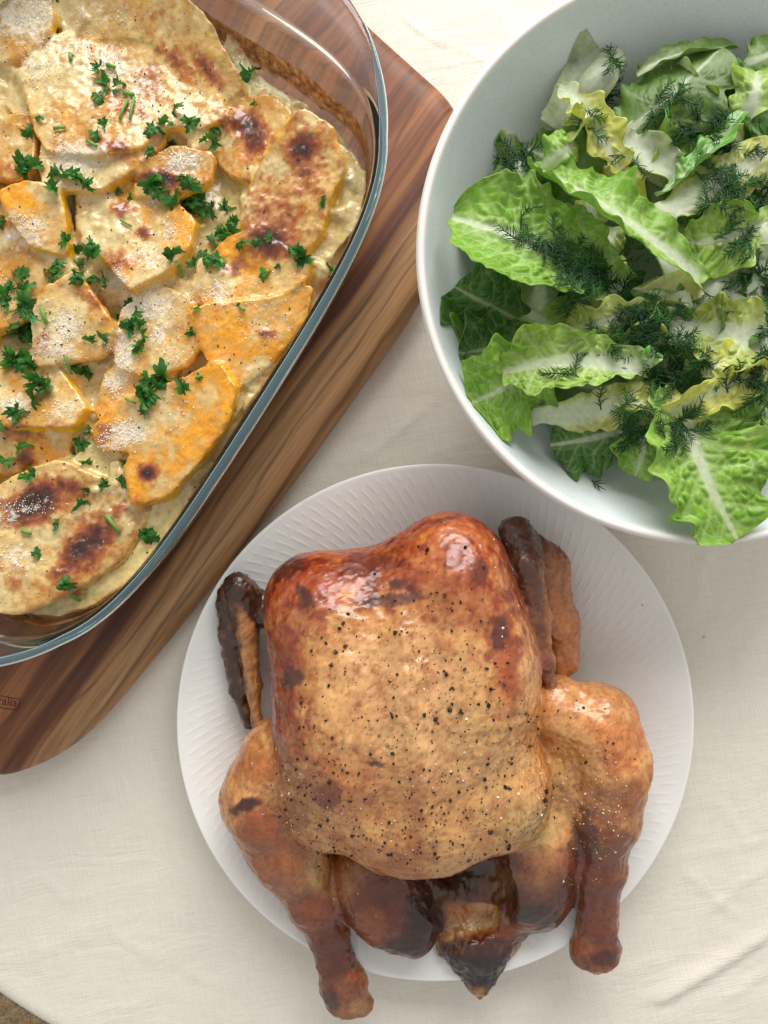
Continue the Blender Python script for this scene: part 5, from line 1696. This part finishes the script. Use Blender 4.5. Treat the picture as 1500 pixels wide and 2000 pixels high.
    if not isrib:
        vein = np.clip(latm * 0.5 + netm * 0.36 + net2m * 0.16, 0, 1)
        if kind == 'olive':
            vein *= 0.3
        col = mix(col, pale, vein)
        near = np.exp(-(ax_ / (rwid * 2.2 + 0.15)) ** 2) * (1 - 0.6 * U)
        col = mix(col, pale, near * 0.6)
        col = mix(col, RIBC, ribm * np.clip(1.05 - 0.35 * U, 0, 1))
        if kind == 'ribyellow':
            col = mix(col, lin(206, 206, 96), sm(0.75, 1.0, av) * 0.4)
    else:
        st = vnoise(np.c_[x2[:, 0] * 0.3, x2[:, 1] * 5, np.full(len(x2), seed)], 1.0, 8).reshape(U.shape)
        col = col * (1 + 0.10 * st[..., None])
        if kind == 'rib':
            col = mix(col, lin(204, 214, 150), sm(0.6, 1.0, av) * 0.5)
    n = nu * nv
    V = np.vstack([top.reshape(-1, 3), bot.reshape(-1, 3)])
    C = np.vstack([col.reshape(-1, 3), (mix(col, pale, 0.3 * np.ones(U.shape))).reshape(-1, 3)])
    g = grid_faces(nu, nv)
    # stay inside the bowl
    d = V[:, :2] - BC
    r = np.hypot(d[:, 0], d[:, 1])
    zmin = bowl_z(np.minimum(r, 12.5)) + 0.06
    zmin = np.where(r > 12.45, 8.62, zmin)
    V[:n, 2] = np.maximum(V[:n, 2], zmin[:n] + 0.05)
    V[n:, 2] = np.maximum(np.minimum(V[n:, 2], V[:n, 2] - 0.0) if abs(roll) < 45 else V[n:, 2], zmin[n:])
    up = nrm[:, 2].mean() > 0
    Ft = g[:, ::-1]
    Fb = g + n
    e = []
    for j in range(nv - 1):
        e.append([j, j + 1, n + j + 1, n + j])
        q = (nu - 1) * nv + j
        e.append([q + 1, q, n + q, n + q + 1])
    for i in range(nu - 1):
        q = i * nv
        e.append([q + nv, q, n + q, n + q + nv])
        q = i * nv + nv - 1
        e.append([q, q + nv, n + q + nv, n + q])
    F = np.vstack([Ft, Fb, np.array(e)])
    return V, F, C


def build_salad():
    t = thing('salad_bowl', (BC[0], BC[1], 0), 'wide pale grey glazed stoneware bowl filled with green salad', 'bowl')
    i, rm, o_ = bowl_profile()
    pr = np.array(i + rm + o_, float)
    pr = catmull(pr, 5, closed=False)
    pr = np.vstack([pr, [o_[-1]]])
    V, F = lathe(pr, 220)
    V = V + [BC[0], BC[1], 0]
    ri = np.repeat((np.hypot(pr[:, 0] - 12.72, pr[:, 1] - 8.42) < 0.33), 220)
    isr = ri[F].all(1)
    for nm_, sel, mt_ in (('bowl_body', ~isr, M_BOWL), ('rim', isr, mat_plain('bare_rim', lin(232, 228, 222), 0.4, 0.4))):
        q = F[sel][:, ::-1]
        u, inv = np.unique(q, return_inverse=True)
        mk(nm_, V[u], inv.reshape(-1, 4), mt_, t)
    solids = [(V, F)]
    leaf_names = ['bare bowl wall'] + [l[0] for l in LEAVES]
    for s, (lab, sp, hw, roll, cup, ruff, kind, ribw, th) in enumerate(LEAVES):
        big = hw > 1.5
        V, F, C = leaf_arrays(sp, hw, roll, cup, ruff, kind, ribw, th, 300 + s * 13, 110 if big else 70, 81 if big else 49)
        b = V[V[:, 2].argmin()]
        o = mk('lettuce_leaf' if 'rib' not in kind or kind == 'ribyellow' else 'lettuce_rib', V, F, M_LEAF, base=b, col=C)
        tag(o, lab, 'lettuce')
        solids.append((V, F))
    # leaves underneath that show only as dark green in the gaps
    rs = np.random.RandomState(77)
    for k in range(30):
        a = rs.uniform(0, 6.283)
        q = 9.0 * math.sqrt(rs.uniform())
        c = BC + q * np.array([math.cos(a), math.sin(a)])
        d = rs.uniform(0, 6.283)
        dd = np.array([math.cos(d), math.sin(d)]) * rs.uniform(2.2, 3.2)
        z = float(bowl_z(q)) + rs.uniform(1.2, 3.2)
        z = min(z, 6.5)

        def back(xy, z):
            kk = FPX / (H - z)
            return (750 + xy[0] * kk, 1000 - xy[1] * kk, z)
        sp = [back(c - dd, z - 0.3), back(c, z + 0.3), back(c + dd, z - 0.2)]
        V, F, C = leaf_arrays(sp, rs.uniform(1.6, 2.4), rs.uniform(-15, 15), rs.uniform(-0.5, 0.5), 0.3, ['dark', 'green', 'olive'][k % 3], 0.4, 0.1, 900 + k * 7, 50, 37)
        b = V[V[:, 2].argmin()]
        o = mk('lettuce_leaf', V, F, M_LEAF, base=b, col=C)
        tag(o, 'shaded lettuce leaf buried underneath the other leaves of the salad', 'lettuce', 'lettuce leaves buried in the salad')
        solids.append((V, F))
    for k in range(40):
        a = rs.uniform(0, 6.283)
        q = 9.4 * math.sqrt(rs.uniform())
        c = BC + q * np.array([math.cos(a), math.sin(a)])
        d = rs.uniform(0, 6.283)
        dd = np.array([math.cos(d), math.sin(d)]) * rs.uniform(0.9, 2.1)
        z = rs.uniform(6.4, 7.7)
        sp = [back(c - dd, z - 0.3), back(c, z + 0.3), back(c + dd, z - 0.2)]
        kd = ['lime', 'yellow', 'green', 'olive', 'limeyellow', 'rib', 'dark'][k % 7]
        V, F, C = leaf_arrays(sp, rs.uniform(0.7, 1.5), rs.uniform(-40, 40), rs.uniform(-1.0, 1.2), 0.32, kd, 0.5, 0.12, 1500 + k * 7, 50, 37)
        o = mk('lettuce_scrap', V, F, M_LEAF, base=V[V[:, 2].argmin()], col=C)
        tag(o, 'small torn lettuce scrap tucked between the bigger leaves of the salad', 'lettuce', 'torn lettuce scraps in the salad')
        solids.append((V, F))
    VV, FF, off = [], [], 0
    for V, F in solids:
        VV.append(V)
        FF.append(F + off)
        off += len(V)
    bvh = BVHTree.FromPolygons(np.vstack(VV).tolist(), np.vstack(FF).tolist())
    owner = np.concatenate([np.full(len(F), k) for k, (V, F) in enumerate(solids)])
    build_dill(bvh, owner, leaf_names)


DILL = [(1030, 268, 44, 40, 12), (1012, 310, 26, 30, 4), (1215, 88, 24, 16, 4), (1228, 118, 34, 30, 9), (1025, 478, 40, 34, 8), (1110, 520, 62, 44, 20), (1160, 540, 62, 48, 22), (1115, 580, 44, 40, 12), (1200, 510, 36, 24, 7), (1230, 560, 30, 20, 5),
        (1265, 610, 34, 34, 8), (1300, 620, 30, 30, 7), (1180, 670, 54, 24, 10), (1240, 660, 56, 36, 18), (1300, 680, 50, 40, 16), (1290, 720, 60, 34, 14), (1330, 725, 44, 30, 8), (1330, 230, 60, 60, 10), (1300, 180, 40, 40, 5),
        (1390, 250, 50, 40, 10), (1420, 300, 50, 34, 12), (1370, 330, 30, 24, 4), (1440, 385, 50, 34, 14), (1370, 410, 36, 26, 7), (1490, 370, 30, 40, 8), (1420, 470, 60, 26, 7), (1490, 540, 30, 44, 10), (1400, 560, 40, 20, 3), (1490, 640, 24, 20, 5),
        (1480, 700, 34, 24, 9), (1470, 770, 40, 40, 12), (1260, 790, 34, 22, 6), (1235, 850, 36, 44, 9), (1325, 830, 30, 24, 8), (1300, 860, 50, 30, 5), (1400, 760, 50, 30, 5), (1150, 235, 30, 40, 4), (1240, 310, 30, 20, 3), (1190, 800, 60, 20, 4),
        (1120, 745, 40, 20, 3), (1080, 470, 60, 30, 3), (1350, 700, 30, 20, 5)]


def build_dill(bvh, owner, leaf_names):
    rs = np.random.RandomState(31)

    def drop(x, y):
        hit = bvh.ray_cast(Vector((x, y, 12.0)), Vector((0, 0, -1)))
        return hit[0].z if hit[0] else 1.0

    def under(x, y):
        hit = bvh.ray_cast(Vector((x, y, 12.0)), Vector((0, 0, -1)))
        k = int(owner[hit[2]]) if hit[0] else 0
        if k >= len(leaf_names):
            return 'feathery dark green dill tuft lying among the torn lettuce scraps'
        ws = leaf_names[k].split()
        n = next(i for i, w_ in enumerate(ws + ['leaf']) if w_ in ('leaf', 'rib', 'piece', 'edge', 'tip', 'frill', 'wall'))
        return 'feathery dill tuft lying on the ' + ' '.join(ws[:n + 1])

    def sprig(c, ln, an, zr=None):
        paths, rad = [], []
        d = np.array([math.cos(an), math.sin(an)])
        e = c + d * ln
        za, zb = drop(*c), drop(*e)
        if zr is not None:
            za = float(np.clip(za, zr - 0.45, zr + 0.45))
        zb = np.clip(zb, za - ln * 0.7, za + ln * 0.7)
        lift = rs.uniform(0.04, 0.22)
        A = np.array([c[0], c[1], za + lift])
        B = np.array([e[0], e[1], zb + lift + rs.uniform(-0.05, 0.2)])
        side = np.array([-d[1], d[0], 0])
        bend = rs.normal() * 0.15 * ln
        st = lambda t: A * (1 - t) + B * t + side * bend * 4 * t * (1 - t) + np.array([0, 0, 0.12 * 4 * t * (1 - t)])
        paths.append([st(0), st(0.35), st(0.7), st(1.0)])
        rad.append([0.045, 0.04, 0.03, 0.015])
        for t in np.linspace(0.12, 1.0, int(3 + ln * 5)):
            for sg in (-1, 1):
                for rep in range(rs.randint(1, 3)):
                    l = rs.uniform(0.25, 0.65) * (1.15 - 0.5 * t)
                    dirn = (B - A) / np.linalg.norm(B - A) * rs.uniform(0.4, 1.1) + side * sg * rs.uniform(0.3, 1.0) + np.array([0, 0, rs.normal() * 0.35])
                    dirn /= np.linalg.norm(dirn)
                    q = st(t)
                    m = q + dirn * l * 0.55
                    z = q + dirn * l + np.array([rs.normal() * 0.05, rs.normal() * 0.05, -0.06])
                    paths.append([q, m, z])
                    rad.append([0.020, 0.023, 0.007])
        return paths, rad

    def emit(paths, rad, name, label, base, group):
        V, F = tubes(paths, rad, 4)
        n = fbm(V, 1.2, 5, 2)
        c = mix(np.repeat(lin(36, 80, 34)[None], len(V), 0), lin(70, 122, 52), sm(-0.2, 0.6, n))
        o = mk(name, V, F, M_HERB, base=base, col=c)
        tag(o, label, 'dill', group)
    for (x, y, rx, ry, n) in DILL:
        paths, rad = [], []
        for k in range(max(2, int(n * 1.1))):
            c = P(x + np.clip(rs.normal(), -1.4, 1.4) * rx * 0.34, y + np.clip(rs.normal(), -1.4, 1.4) * ry * 0.34, 7.8)[:2]
            p, r = sprig(c, rs.uniform(0.5, 1.25), rs.uniform(0, 6.283), drop(*P(x, y, 7.8)[:2]))
            paths += p
            rad += r
        b = P(x, y, 7.8)
        emit(paths, rad, 'dill_tuft', under(b[0], b[1]), (b[0], b[1], drop(b[0], b[1])), 'dill tufts scattered over the salad')
    # one long sprig across the middle and one alone on the bare wall
    c = P(1262, 585, 8.6)[:2]
    e = P(1330, 740, 8.6)[:2]
    p, r = sprig(c, np.linalg.norm(e - c), math.atan2(*(e - c)[::-1]))
    emit(p, r, 'dill_sprig', 'long dill sprig reaching from the white rib piece into the dill heap', (c[0], c[1], drop(*c)), None)
    c = P(1172, 936, 7.0)[:2]
    p, r = sprig(c, 0.7, -0.75)
    emit(p[:8], r[:8], 'dill_sprig', 'tiny dill sprig alone on the bare front wall of the bowl', (c[0], c[1], drop(*c)), None)


build_cloth()
build_table_floor()
build_board()
build_dish()
build_plate()
build_gratin()
build_chicken()
build_salad()
for o in bpy.data.objects:
    if '_b' in o:
        del o['_b']
